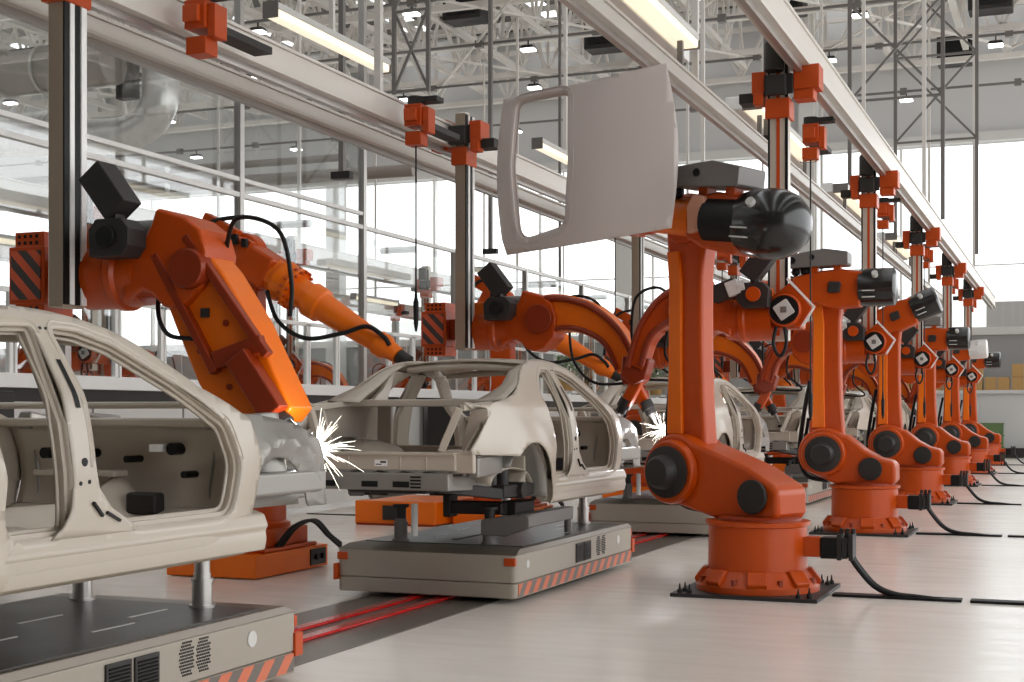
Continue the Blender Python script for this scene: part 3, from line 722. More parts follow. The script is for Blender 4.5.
robots = [make_R(RLAB[0], -8, True, False, -.80, -24), make_R(RLAB[1], 0), make_R(RLAB[2], 22)]
robots += [dup(robots[1], (0, 0, 0), 0, RLAB[3]), make_R(RLAB[4], 4, False, True)]
robots += [dup(robots[1], (0, 0, 0), 0, RLAB[5])]
for k, r in enumerate(robots):
    r.location = (RX+.03*k*0, RY+k*S, 0)
    o = thing('cable_cover', f'flat black cable strip running right across the floor from the {ORDN[k]} floor robot', 'cable cover', (RX, RY+k*S-.03, 0), 0, 'cable strips across the aisle')
    for i in range(8):
        x0 = .66+i*1.12; MB().bx(x0, x0+1.05, -.075, .075, .001, .022).build('segment', BLACK, o)

# ------------------------------------------------------------------ roof panel held by the nearest robot
pn = thing('roof_panel', 'curved grey car roof panel with sunroof opening held up by the nearest robot', 'roof panel', (-4.10, 11.95, 3.02), 0)
def rpx(px, z):   # rectangle bulging softly
    return 0
ro = [(-.79, .02)] + [(-.79+.0*t, .02) for t in ()]
bot = [(-.79+1.57*i/12, .0+.17*(i/12)+.03*math.sin(PI*i/12)*-1) for i in range(13)]
rgt = [(.78-.05*i/10+.09*math.sin(PI*i/10), .17+1.46*i/10) for i in range(1, 11)]
tp = [(.73-1.55*i/12, 1.63-.19*(i/12)-.055*math.sin(PI*i/12)) for i in range(1, 13)]
lft = [(-.82-.06*math.sin(PI*i/10), 1.44-1.44*i/10) for i in range(1, 10)]
ro = bot+rgt+tp+lft
hole = round_poly([(-.66, .11), (-.16, .22), (-.12, .8), (-.13, 1.43), (-.67, 1.40), (-.72, .8)], [.14, .14, .6, .08, .1, .6])
def rbend(y, z): return .16*((y)/.8)**2+.06*((z-.8)/.8)**2-.1
p = panel(ro, [hole], rbend, .07)
for v in p.bm.verts: v.co = Vector((v.co.y, v.co.x, v.co.z))
p.build('skin', PANELM, pn, 0, .014)
m = MB(); A = hole; B = offset(hole, .055)
va = [m.bm.verts.new((y, rbend(y, z)-.012, z)) for y, z in B]; vb = [m.bm.verts.new((y, rbend(y, z)+.02, z)) for y, z in offset(hole, .03)]; vc = [m.bm.verts.new((y, rbend(y, z)+.07, z)) for y, z in A]; vd = [m.bm.verts.new((y, rbend(y, z)+.07, z)) for y, z in offset(hole, -.02)]
m.bridge(va, vb); m.bridge(vb, vc); m.bridge(vc, vd); m.build('sunroof_flange', PANELM, pn, 0, .008, ang=60)
m = MB().bar((.1, .10, .35), (.1, .10, .15+1.1), .05).bar((.55, .10, .45), (.55, .10, 1.35), .05).bar((.1, .12, .45), (.55, .12, .45), .05).bar((.1, .12, 1.15), (.55, .12, 1.15), .05)
m.bar((.3, .14, .45), (.3, .14, 1.15), .08).bar((.3, .15, .26), (.3, .75, .30), .10)
m.build('gripper_frame', DARK, pn)

# ------------------------------------------------------------------ gantries
def beam(lab, x0, x1, z0, z1, y0, y1, hang=None):
    o = thing('gantry_beam', lab, 'beam', ((x0+x1)/2, 0, z0), 0, 'overhead gantry beams')
    hw, h = (x1-x0)/2, z1-z0
    m = MB().bx(-hw, hw, y0, y1, 0, .03).bx(-hw, hw, y0, y1, h-.03, h).bx(-hw+.03, hw-.02, y0, y1, .03, h-.03); m.build('girder', BEAMM, o, .006)
    MB().bx(-.03, .03, y0, y1, -.06, 0).build('running_rail', ALU, o)
    if hang:
        m = MB()
        for y in hang: m.bar((0, y, h), (0, y, 14.0-z0), .07)
        m.build('hanger', TRUSS, o)
    return o
hy = [13.4+S*2*i for i in range(3)]
beam('long pale gantry beam over the right robots, running to the back wall', -2.72, -2.50, 5.07, 5.40, 2, 49, hy)
beam('pale gantry beam above the car line, left of the right-hand gantry', -4.08, -3.86, 5.05, 5.23, 2, 49, [y+2 for y in hy])
beam('long pale gantry beam on the left side above the welding robots', -6.72, -6.48, 4.54, 4.80, 2, 49, [y-.6 for y in hy])
beam('thin white gantry beam behind the left gantry beam', -7.55, -7.33, 4.60, 4.78, 2, 49, None)

def make_column(sx, lab, zbot, ztop, wx, wy, orange, czo=.45):
    """gantry column with carriage; origin at column bottom centre"""
    t = thing('gantry_column', lab, 'column', (0, 0, 0), 0, 'vertical gantry columns')
    H = ztop-zbot
    MB().bx(-wx/2, wx/2, -wy/2, wy/2, 0, H).build('profile', POLEL if orange else POLEM, t, .008)
    if not orange:
        m = MB(sx).bx(wx/2, wx/2+.012, -wy/2+.0, -wy/2+.05, .02, H-.02).bx(wx/2, wx/2+.012, wy/2-.11, wy/2-.06, .02, H-.02); build_sep(m, 'guide_groove', BLACK, t)
    m = MB(sx).bx(wx/2, wx/2+.016, -wy/2+.055, -wy/2+.1, .02, H-.02).bx(wx/2, wx/2+.02, wy/2-.055, wy/2, .02, H-.02); build_sep(m, 'guide_rail', WHITE, t)
    if orange:
        m = MB().bx(-.015, .02, -wy/2-.006, -wy/2, .05, H-.3); m.build('cover_strip', ORH, t)
        m = MB().bx(-wx/2-.006, -wx/2+.014, -wy/2-.006, -wy/2+.02, .02, H-.1).bx(wx/2-.022, wx/2+.006, -wy/2-.006, -wy/2+.02, .02, H-.1); build_sep(m, 'edge_seal', BLACK, t)
    z = H-czo
    MB(sx).bx(-.42, -.16, -.12, .14, z+.06, z+.30).bx(-.36, -.16, -.10, .12, z-.04, z+.06).build('carriage_block', ORH, t, .008)
    MB(sx).bx(.12, .26, -.14, .12, z+.04, z+.26).bx(.14, .24, -.16, .0, z-.08, z+.04).build('carriage_block', ORH, t, .008)
    MB(sx).bx(-.16, .14, -.14, -.10, z+.02, z+.22).bx(-.10, .10, -.22, -.14, z+.0, z+.2).build('drive_box', DARK, t, .008)
    if not orange: MB().cyl((0, 0, H), (0, 0, H+.02), .06).build('top_cap', WHITE, t, .008)
    if orange: MB().cyl((-.02, -.19, z+.24), (-.02, -.19, z+.52), .10, .10, 24).cyl((-.02, -.19, z+.52), (-.02, -.19, z+.54), .085, seg=24).build('motor', DARK, t, .01)
    MB().bx(-wx/2-.03, wx/2+.03, -wy/2-.04, wy/2+.04, z-.22, z-.02).build('clamp', ORH, t, .008)
    MB(sx).bx(.2, .40, -.09, .12, z-.04, z+.06).build('rail_shoe', DARK, t)
    return t
def make_trolley(lab, drop):
    t = thing('cable_trolley', lab, 'trolley', (0, 0, 0), 0, 'cable trolleys on the gantries')
    MB().bx(-.12, .10, -.14, .14, .0, .26).bx(-.10, .06, -.20, -.14, .05, .2).build('trolley_body', ORH, t, .008)
    MB().bx(.10, .18, -.1, .1, -.08, .22).build('side_plate', ORH, t, .008)
    MB().cyl((-.02, -.03, .26), (-.02, -.03, .36), .1, seg=20).bx(.0, .3, -.12, .08, .28, .34).build('roller', DARK, t)
    MB().bx(-.10, .10, .14, 1.0, .02, .09).build('trolley_arm', DARK, t)
    MB().bx(-.13, .08, -.1, .1, -.22, -.06).build('cable_clamp', ORH, t, .008)
    if not drop: return t
    m = MB().cyl((-.03, 0, -.2), (-.03, 0, -drop), .011, seg=8)
    m.lathe([(0, .012), (.1, .03), (.35, .035), (.4, .02), (.55, .012)], (-.03, 0, -drop-.1), (0, 0, 1), 10)
    m.build('drop_cable', BLACK, t)
    return t

# gantry robots -----------------------------------------------------------
def make_G(lab, sx, pose, cap):
    t = thing('gantry_robot', lab, 'robot', (0, 0, 0), 0, 'orange robots hanging on the gantry columns')
    lx = lambda x, z: x-.05-.13*max(0, (.4-z)/1.25)
    if not cap:
        b = MB(sx).bx(-.50, -.19, -.16, .16, -.03, .37).build('mount_box', ORH, t, .008)
        m = MB(sx).bx(-.475, -.22, -.168, -.16, .0, .34); m.build('warning_panel', HAZ, b)
        MB(sx).bx(-.19, .12, -.08, .12, .05, .28).build('mount_bridge', ORD, t, .01)
        m = MB(sx).bx(-.45, -.20, -.15, .15, .37, .47).bx(-.45, -.20, -.15, .15, -.13, -.03); build_sep(m, 'mount_flange', ORH, b)
        m = MB(sx)
        for i in range(4):
            for j in range(2):
                for z in (.395, -.105): m.cyl((-.415+i*.05, -.152, z+j*.045), (-.415+i*.05, -.149, z+j*.045), .014, seg=8)
        m.build('bolt_hole', BLACK, b)
    else:
        b = MB(sx).bx(-.20, .12, -.10, .2, .04, .32).build('mount_box', OR, t, .02)
        MB(sx).lathe([(0, .165), (.12, .165), (.13, .15)], (-.06, -.10, .22), (0, -1, 0), 32).build('end_ring', OR, t)
        q = MB(sx).cyl((-.06, -.225, .22), (-.06, -.236, .22), .145, seg=32).build('end_recess', BLACK, t)
        MB(sx).prism(round_poly([(-.06+.115*math.cos(R(a+12)), .22+.115*math.sin(R(a+12))) for a in range(0, 360, 90)], .02), -.26, -.23, 'xz').build('end_plate', WGREY, q, .006)
        MB(sx).bx(-.09, -.03, -.268, -.262, .19, .25).build('plate_mark', GREY, q)
        m = MB(sx).tube(spline([(.03, -.16, .06), (.06, -.16, -.1), (.02, -.16, -.22), (-.03, -.16, -.22), (-.07, -.16, -.1), (-.05, -.16, .05)], 6), .018, 8); m.build('hose_loop', BLACK, t)
        MB(sx).prism([(-.355, .25), (-.08, .55), (-.066, .528), (-.335, .245), (-.215, .062), (-.235, .05)], -.15, -.13, 'xz').build('edge_plate', WHITE, t)
        MB(sx).prism([(-.32, .24), (-.1, .5), (.1, .35), (.1, .1), (-.2, .05)], -.14, -.05, 'xz').build('side_cover', OR, t, .01)
    MB(sx).lathe([(0, .225), (.26, .225), (.28, .24), (.33, .24), (.35, .215), (.48, .205)], (.08, .0, .15), (1, 0, 0), 36).build('base_drum', OR, t)
    MB(sx).bx(.10, .34, -.12, .10, .32, .46).build('drum_saddle', ORL, t, .015)
    MB(sx).cyl((.30, .02, .42), (.68, .02, .42), .11, seg=20).build('grey_drive', GREY, t, .01)
    pts = [(.48, -.05), (.48, .35), (.58, .35), (.66, .39), (.71, .47), (.75, .58), (.98, .51), (1.10, .42), (1.15, .27), (1.12, .05), (1.0, -.07), (.88, -.11), (.80, -.08), (.72, .0), (.64, .03), (.56, .0)]
    MB(sx).prism(pts, -.19, .19, 'xz').build('elbow_block', OR, t, .03, seg=3)
    # dark two piece motor in front
    mo = -.26 if cap else .05
    if cap:
        MB(sx).box((.52, -.30, .42), (.26, .18, .17), Matrix.Rotation(R(20), 3, 'Y')).build('drive_pack', DARK, t, .01)
        MB(sx).box((.42, -.36, .44), (.13, .10, .15), Matrix.Rotation(R(20), 3, 'Y')).cyl((.30, -.36, .46), (.38, -.36, .445), .06, seg=16).build('drive_block', WGREY, t, .01)
    oc = round_poly([(.33+mo, .24), (.58+mo, .24), (.64+mo, .31), (.64+mo, .42), (.58+mo, .49), (.38+mo, .49), (.32+mo, .42)], .01)
    MB(sx).prism(oc, -.40, -.20, 'xz').build('motor_body', DARK, t, .015)
    MB(sx).cyl((.47+mo, -.40, .37), (.47+mo, -.43, .37), .075, seg=24).build('motor_hub', BLACK if not cap else OR, t, .008)
    rt = Matrix.Rotation(R(-38), 3, 'Y')
    MB(sx).box((.43+mo, -.31, .68), (.20, .20, .35), rt).box((.47+mo, -.31, .53), (.09, .10, .16)).build('motor_head', DARK, t, .01)
    m = MB(sx)
    if pose == 'down':
        lk = round_poly([(1.06, .38), (1.30, .15), (1.56, -.18), (1.93, -.76), (1.86, -.85), (1.40, -.84), (1.20, -.60), (.98, -.22), (.86, .0), (.86, .2)], [.1, .2, .3, .03, .03, .05, .3, .3, .1, .1])
        m.prism([(lx(x, z), z) for x, z in lk], -.13, .16, 'xz').build('link_arm', ORL, t, .025)
        L3 = lambda x, y, z: (lx(x, z), y, z)
        m = MB(sx).bar(L3(.80, -.16, .27), L3(1.36, -.16, -.53), .06, .075, (0, 1, 0)).bar(L3(1.03, -.16, .38), L3(1.74, -.16, -.42), .06, .075, (0, 1, 0)).bar(L3(1.34, -.16, -.45), L3(1.70, -.16, -.34), .12, .07, (0, 1, 0)); m.build('link_rib', ORD, t, .012)
        MB(sx).bar(L3(1.54, -.20, -.42), L3(1.86, -.20, -.80), .17, .12, (0, 1, 0)).build('wrist_drive', ORD, t, .015)
        MB(sx).cyl((1.02, -.13, .16), (1.02, -.24, .16), .15, .13, 28).build('pivot_motor', ORD, t, .012)
        MB(sx).bx(1.08, 1.14, -.15, -.12, -.16, -.10).build('access_plug', DARK, t)
        m = MB(sx)
        for x, z in ((1.38, -.2), (1.65, -.35), (1.2, -.38), (1.45, -.62), (1.05, .1)): m.cyl(L3(x, -.14, z), L3(x, -.128, z), .022, seg=12)
        build_sep(m, 'link_bolt', ORD, t)
        e = Vector(L3(1.82, -.14, -.82)); d = Vector((.72, 0, -.5)).normalized()
    else:
        sq = (lambda p: (.78+(p[0]-.78)*.62, p[1])) if cap else (lambda p: p)
        top = spline([sq(p) for p in [(.78, .42), (1.0, .52), (1.3, .50), (1.6, .38), (1.88, .12), (2.08, -.28)]], 6); bot = spline([sq(p) for p in [(1.84, -.36), (1.70, -.08), (1.46, .07), (1.2, .11), (.95, .03), (.80, -.06)]], 6)
        m.prism([tuple(p) for p in top+bot], -.14, .14, 'xz').build('link_arm', ORL if not cap else OR, t, .03)
        m = MB(sx).tube([(p.x, -.15, p.y-.05) for p in top], .035, 8).tube([(p.x, -.15, p.y+.04) for p in bot], .03, 8); m.build('link_rib', ORD, t)
        MB(sx).cyl((.95, -.14, .25), (.95, -.24, .25), .16, seg=28).build('pivot_motor', ORD, t, .012)
        ex = sq((2.0, 0))[0]-2.0
        MB(sx).prism(round_poly([(1.82+ex, -.24), (2.12+ex, -.20), (2.14+ex, -.42), (2.02+ex, -.52), (1.88+ex, -.46)], .04), -.12, .12, 'xz').build('wrist_drive', ORD, t, .02)
        MB(sx).bar((1.98+ex, 0, -.46), (2.12+ex, 0, -.72), .12, .12).build('wrist_arm', OR, t, .02)
        e = Vector((2.10+ex, 0, -.66)); d = Vector((.5, 0, -.9)).normalized()
    m = MB(sx).cyl(e, e+d*.10, .075, seg=20).cyl(e+d*.10, e+d*.16, .055, seg=20); w = m.build('wrist', DARK, t, .006)
    m = MB(sx).cyl(e+d*.16, e+d*.24, .035, .02, seg=14).cyl(e+d*.24, e+d*.30, .014, .01, seg=10); m.build('weld_torch', GREY, t)
    m = MB(sx).tube(spline([(.66, -.02, .03), (.70, -.08, -.14), (.82, -.13, -.27), (1.02, -.15, -.30)], 8) if pose == 'down' else spline([(1.2, .1, .2), (1.25, .1, -.2), (1.5+ex, .1, -.45), (1.95+ex, .1, -.45)], 8), .016, 8)
    m.tube(spline([(1.10, .12, .30), (1.28, -.02, .50), (1.55, .05, .42), (1.62, .1, .1), (1.60, .12, -.15)], 8), .016, 8); m.build('hose', BLACK, t)
    return t

LX, LY = -6.37, 7.75
PX, PY = -2.83, 14.4
HP0 = make_column(1, 'tall gantry column at the far left of the photo, beige face with black and white rails', 2.27, 4.90, .125, .22, False, .36)
HP0.location = (LX, LY, 2.27)
PLAB = ['', 'left gantry column above the second car body', 'third left gantry column, seen below the held roof panel', 'fourth left gantry column behind the big robot', 'fifth left gantry column deep in the line', 'sixth left gantry column near the back']
for k in range(1, 6): dup(HP0, (LX, LY+k*S, 2.27), 0, PLAB[k])
HQ0 = make_column(-1, 'nearest right gantry column, orange striped, behind the big robot arm', 2.30, 5.38, .19, .18, True, .60)
HQ0.location = (PX, PY, 2.30)
for k in range(1, 5): dup(HQ0, (PX, PY+k*S, 2.30), 0, f'{ORDN[k]} right gantry column from us, orange striped, under the long pale beam')
TR = make_trolley('orange cable trolley with black drop cable beside the nearest right gantry column', 3.75); TR.location = (PX-.08, PY+2.4, 4.75)
TR.scale = (.85, .85, .85)
for k in range(1, 5): dup(TR, (PX-.08, PY+2.4+k*S, 4.75), 0, f'orange cable trolley with black drop cable beside the {ORDN[k]} right gantry column')
TL = make_trolley('orange trolley with black drop cable on the left beam, before the second column', 2.35); TL.location = (-6.25, 13.0, 4.48); TL.scale = (.85, .85, .85)
for k in range(1, 5): dup(TL, (-6.25, 13.0+k*S, 4.48), 0, f'orange cable trolley with black drop cable just before the {ORDN[k+1]} left gantry column').scale = (.85, .85, .85)
q = make_trolley('orange trolley without cable on the left beam, near the top left of the photo', 0); q.location = (-6.25, 9.2, 4.50); q.scale = (.85, .85, .85)

G0 = make_G('orange welding robot hanging at the left edge, arm reaching down to the nearest car', 1, 'down', False); G0.location = (LX-.08, LY+.26, 2.35)
G1 = make_G('orange gantry robot with arched arm over the front of the second car body', 1, 'arch', False); G1.location = (LX-.08, LY+.26+S, 2.35)
for k in range(2, 6): dup(G1, (LX-.08, LY+.26+k*S, 2.35), 0, f'orange arched gantry robot on the {ORDN[k]} left column, over the {ORDN[k]} car')
Q0 = make_G('orange gantry robot with round grey end cap on the nearest right column', -1, 'arch', True); Q0.location = (PX+.06, PY-.16, 2.37)
for k in range(1, 5): dup(Q0, (PX+.06, PY-.16+k*S, 2.37), 0, f'orange gantry robot with round grey end cap on the {ORDN[k]} right column')

# ------------------------------------------------------------------ floor robots on the left
def make_S(lab):
    t = thing('industrial_robot', lab, 'robot', (0, 0, 0), 0, 'orange floor robots on the left of the line')
    MB().bx(-.5, .5, -.68, .68, .01, .23).build('base_box', ORL, t, .01)
    MB().bx(-.36, .48, -.5, .5, .23, .27).bx(-.3, .42, -.42, .42, .27, .44).build('base_plinth', OR, t, .015)
    q = MB().bx(.5, .512, .32, .62, .04, .2).build('socket_panel', DARK, t)
    MB().cyl((.51, .42, .12), (.54, .42, .12), .03, seg=12).cyl((.51, .54, .12), (.54, .54, .12), .03, seg=12).build('socket', BLACK, q)
    m = MB()
    for j in range(3): m.tube(spline([(.45, -.25+.05*j, .26), (.55, -.12+.05*j, .45), (.60, .18+.04*j, .50), (.64, .42+.03*j, .34), (.66, .66, .2+.02*j)], 8), .018, 8)
    m.build('supply_cable', BLACK, t)
    MB().lathe([(0, .40), (.05, .40), (.07, .36), (.32, .36), (.34, .39), (.4, .39)], (0, 0, .44)).build('pedestal', OR, t)
    pts = [(-.34, .84), (.34, .84), (.36, 1.0), (.28, 1.2)] + arc(0, 1.25, .30, 0, 180, 14) + [(-.34, 1.0)]
    MB().prism(pts, -.3, -.08, 'xz').prism(pts, .12, .32, 'xz').build('shoulder', OR, t, .03)
    MB().cyl((0, -.3, 1.25), (0, -.42, 1.25), .2, seg=28).build('shoulder_motor', DARK, t, .015)
    pts = arc(0, 1.25, .26, 190, 350, 10)+[(.16, 2.0), (.12, 2.9), (.15, 3.15)]+arc(-.05, 3.15, .2, 10, 170, 10)+[(-.22, 2.9), (-.18, 2.0)]
    MB().prism(pts, -.08, .12, 'xz').build('lower_arm', OR, t, .03)
    E = Vector((-.05, -.02, 3.12)); T = Vector((1.66, -.02, 2.10)); d = (T-E).normalized(); up = Vector((0, 1, 0)).cross(d)*-1
    m = MB().bar(E-d*.28, E+d*.42, .34, .36, (0, 1, 0)); m.build('forearm_housing', OR, t, .04)
    MB().lathe([(0, .17), (.3, .165), (.3, .21), (.34, .21), (.38, .19), (.46, .19), (.46, .215), (.49, .215)], E+d*.2, d, 32).build('forearm_flange', ORL, t)
    m = MB()
    for i in range(16):
        a = 2*PI*i/16; s_ = d.cross(Vector((0, 1, 0))); off = (math.cos(a)*Vector((0, 1, 0))+math.sin(a)*s_)*.2
        m.cyl(E+d*.62+off, E+d*.72+off, .016, seg=6)
    m.build('flange_bolt', OR, t)
    MB().lathe([(0, .15), (.2, .145), (.2, .175), (.34, .17), (.36, .14), (1.05, .10), (1.05, .12), (1.15, .12), (1.2, .09), (1.3, .08)], E+d*.68, d, 28).build('forearm_tube', ORL, t)
    for a, nm in ((.12, 'motor_bracket'),):
        c = E+Vector((-.18, -.14, .26)); m = MB().box(c, (.42, .12, .16), Matrix.Rotation(R(28), 3, 'Y')).box(c+Vector((.28, 0, -.22)), (.12, .1, .22), Matrix.Rotation(R(28), 3, 'Y')); m.build(nm, OR, t, .012)
    m = MB().box(E+Vector((.0, -.21, .14)), (.12, .04, .1)).box(E+Vector((.14, -.21, .1)), (.06, .04, .08)); m.build('cover_plate', BLACK, t)
    m = MB().tube(spline([(.0, -.1, 3.5), (-.32, -.25, 3.42), (-.4, -.3, 3.1), (-.2, -.3, 2.75), (.1, -.24, 2.6)], 8), .022, 8)
    m.tube(spline([(.32, -.2, 2.75), (.45, -.2, 2.45), (.75, -.2, 2.28), (1.15, -.2, 2.32), (1.4, -.18, 2.38), (1.55, -.12, 2.28), (1.6, -.1, 2.2)], 8), .022, 8)
    m.build('hose', BLACK, t)
    m = MB().cyl(T, T+d*.12, .07, seg=16).cyl(T+d*.12, T+Vector((.20, 0, -.18)), .05, seg=12); m.build('wrist', DARK, t)
    m = MB().bar(T+Vector((.20, 0, -.16)), T+Vector((.28, 0, -.30)), .04).bar(T+Vector((.12, 0, -.16)), T+Vector((.16, 0, -.30)), .04); m.build('weld_gun', DARK, t)
    return t
SX, SY = -7.62, 12.0
S0 = make_S('orange floor robot behind the nearest car, forearm reaching down-right over the second car roof'); S0.location = (SX, SY, 0)
for k in range(1, 5): dup(S0, (SX, SY+k*S, 0), 0, f'orange floor robot left of the line, {ORDN[k]} from us, beyond the {ORDN[k]} car')
for k in range(0, 4):
    o = thing('cable_cover', f'flat black cable strip running left from the {ORDN[k]} left floor robot', 'cable cover', (SX, SY+k*S+.5, 0), 0, 'cable strips left of the line')
    for i in range(3): MB().bx(-.7-i*.95-.9, -.7-i*.95, -.05, .05, .001, .012).build('segment', BLACK, o)

o = thing('robot_platform', 'low orange steel platform beside the second left robot, seen under the second car', 'platform', (-8.7, 18.5, 0))
MB().bx(-.75, .50, -.9, .6, .02, .34).build('deck', ORL, o, .015)
MB().bx(-.3, -.05, -.93, -.9, .08, .28).build('end_plate', DARK, o)
m = MB().bx(-.72, .47, -.92, -.90, .0, .03); m.build('foot', ORD, o)

# ------------------------------------------------------------------ tube lamps
def make_tube(lab, L, w, wide=0):
    t = thing('tube_lamp', lab, 'lamp', (0, 0, 0), 0, 'long tube lamps over the line')
    MB().bx(-w/2, w/2, 0, L, .05, .12).build('housing', WGREY, t, .012)
    MB().prism(round_poly([(-w/2+.01, .055), (-w/2+.015, -.03), (w/2-.015, -.03), (w/2-.01, .055)], .02), .03, L-.03, 'xz').build('diffuser', LAMPW, t)
    for y in (-.012, L): MB().bx(-w/2-.004, w/2+.004, y, y+.012, -.04, .13).build('end_cap', GREY, t)
    if wide:
        MB().bx(-w/2-wide, -w/2-.01, 0, L+.6, -.02, .16).build('reflector_body', WHITE, t, .02)
        for y in (.4, L-.4): MB().bx(-.02, .04, y, y+.06, -.385, .06).build('bracket', GREY, t)
    else: MB().bar((0, L*.5, .12), (0, L*.5, 8.2), .05).build('drop_rod', TRUSS, t)
    return t
T0 = make_tube('long warm tube lamp hung over the left gantry, nearest of the left row', 2.5, .17); T0.location = (-7.5, 12.2, 5.56)
for k in range(1, 5): dup(T0, (-7.5, 12.2+k*7.5, 5.56), 0, f'{ORDN[k]} warm tube lamp of the row over the left gantry')
T1 = make_tube('long warm tube lamp near the top of the photo beside the right gantry beam', 4.2, .26, .24); T1.location = (-4.0, 11.0, 5.62)
for k in range(1, 4): dup(T1, (-4.0, 11.0+k*7.5, 5.62), 0, f'{ORDN[k]} warm tube lamp of the row beside the right gantry beam')

# ------------------------------------------------------------------ hanging lattice frames
def lattice(lab, x, y, w, z0, zt, z1, n):
    o = thing('hanging_lattice', lab, 'lattice', (x, y, z0), 0, 'braced hanger frames under the roof')
    for q in range(2): MB().bar((q*w, 0, 0), (q*w, 0, z1-z0), .08).build('upright', GREY, o)
    h = (z1-zt)/n; b = zt-z0
    for i in range(n):
        MB().bar((0, 0, b+i*h), (w, 0, b+i*h), .05).build('tie', GREY, o)
        MB().bar((0, -.02, b+i*h), (w, -.02, b+(i+1)*h), .05).build('brace', GREY, o); MB().bar((w, .04, b+i*h), (0, .04, b+(i+1)*h), .05).build('brace', GREY, o)
    return o
lattice('tall braced hanger frame standing just right of the long gantry beam', -4.5, 30.5, 1.9, 5.6, 8.2, 16.5, 4)
lattice('tall braced hanger frame, rightmost, with its legs down to the window', -4.15, 35.6, 1.9, 5.4, 8.2, 16.5, 4)
lattice('braced hanger frame above the second car body, left of the held panel', -13.5, 26.9, .8, 8.36, 8.4, 15.2, 4)
for i, (x, y, z0, n) in enumerate([(-9.6, 17.5, 4.9, 'above the second left gantry column'), (-10.9, 26, 4.8, 'behind the sunroof opening'), (-3.95, 19.2, 5.3, 'right of the held roof panel'), (-14.5, 40, 4.2, 'left of the sunroof opening')]):
    o = thing('hanger_rod', f'single grey hanger rod dropping from the roof {n}', 'rod', (x, y, z0), 0, 'single hanger rods')
    MB().bar((0, 0, 0), (0, 0, 14-z0), .075 if i < 4 else .06).build('rod', GREY, o)
    MB().bx(-.15, .15, -.06, .06, -.04, .06).build('foot', DARK, o)

# ------------------------------------------------------------------ glass fence on the left
FX = -11.5
fc = thing('glass_fence', 'tall glass safety fence with white rails on a pale low wall left of the line', 'fence', (FX, 0, 0))
MB().bx(-.06, .06, 4, 49, .08, 1.70).build('low_wall', WGREY, fc)
MB().bx(-.05, .065, 4, 49, 1.70, 1.86).build('dark_band', DARK, fc)
MB().bx(-.12, .12, 4, 49, 1.86, 2.03).build('wall_cap', WHITE, fc, .01)
m = MB()
for i in range(24): m.bx(-.062, .066, 4.8+i*1.92, 4.83+i*1.92, .1, 1.7)
m.build('wall_joint', GREY, fc)
py = [21.7+3.87*i for i in range(-5, 8)]
for y in py:
    hi = 9.5 if y < 21.8 else 4.8
    MB().bx(-.055, .055, y-.055, y+.055, 2.03, hi).build('post', ALU, fc)
for z, y1, w in ((6.45, 21.75, .06), (6.24, 21.75, .045), (5.02, 21.75, .06), (4.79, 49, .07)):
    MB().bx(-w/2, w/2+.01, 4, y1, z-w/2, z+w/2).build('rail', WHITE, fc)
for i in range(len(py)-1):
    y0, y1 = py[i], py[i+1]
    hi = 6.3 if y1 < 21.8 else 4.76
    MB().bx(-.006, .006, y0+.06, y1-.06, 2.05, hi).build('glass_pane', GLASS, fc)
m = MB()
for i in range(-5, 7):
    for q in range(3):
        y = 21.7+3.87*i+.97*(q+1); m.bx(-.03, .03, y-.03, y+.03, 2.03, 3.0); m.bx(-.03, .03, y+.06, y+.10, 2.03, 3.0)
m.bx(-.03, .03, 4, 49, 2.97, 3.03); m.build('mullion', WHITE, fc)
for i in range(-4, 6):
    for z in (5.02, 4.75):
        if z > 4.9 and i >= 0: continue
        y = 21.7+3.87*i-1.7; MB().lathe([(0, .065), (.7, .065)], (-.75, y, z-.1), (1, 0, 0), 16).build('tube_bracket', ALU, fc)

# ------------------------------------------------------------------ the second line behind the fence
OX = -13.0
for k in range(0, 6):
    y = LY+k*S+3
    dup(HP0, (LX+OX+.6, y, 2.27), 0, f'gantry column on the second line behind the glass fence, {ORDN[k]} from us', 'gantry parts behind the fence')
    dup(G1 if k % 2 else G0, (LX+OX+.6, y, 2.35), 0, f'orange gantry robot on the second line behind the glass fence, {ORDN[k]} from us', 'robots behind the fence')
    dup(HQ0, (PX+OX+.2, y+2.2, 2.30), 0, f'orange striped column on the near side of the second line behind the fence, {ORDN[k]} from us', 'gantry parts behind the fence')
    dup(Q0, (PX+OX+.2, y+2.2, 2.37), 0, f'orange end-capped robot on the second line behind the fence, {ORDN[k]} from us', 'robots behind the fence')
    dup(car0, (-5.04+OX, CARY-S+3+k*S, ZB), 0, f'pale bare car body on the second line behind the fence, {ORDN[k]} from us', 'car bodies behind the fence')
    dup(agv0, (-5.06+OX, AGVY-S+3+k*S, 0), 0, f'floor carrier on the second line behind the fence, {ORDN[k]} from us', 'carriers behind the fence')
    dup(T0, (-17.6, 10.2+k*7.5, 4.6), 0, f'{ORDN[k]} warm tube lamp of the row behind the glass fence', 'tube lamps behind the fence')
beam('pale gantry beam over the second line behind the glass fence', -16.5, -16.15, 4.95, 5.4, 2, 49, [y+1 for y in hy])
beam('pale gantry beam on the far side of the second line', -19.0, -18.7, 4.5, 4.85, 2, 49, None)
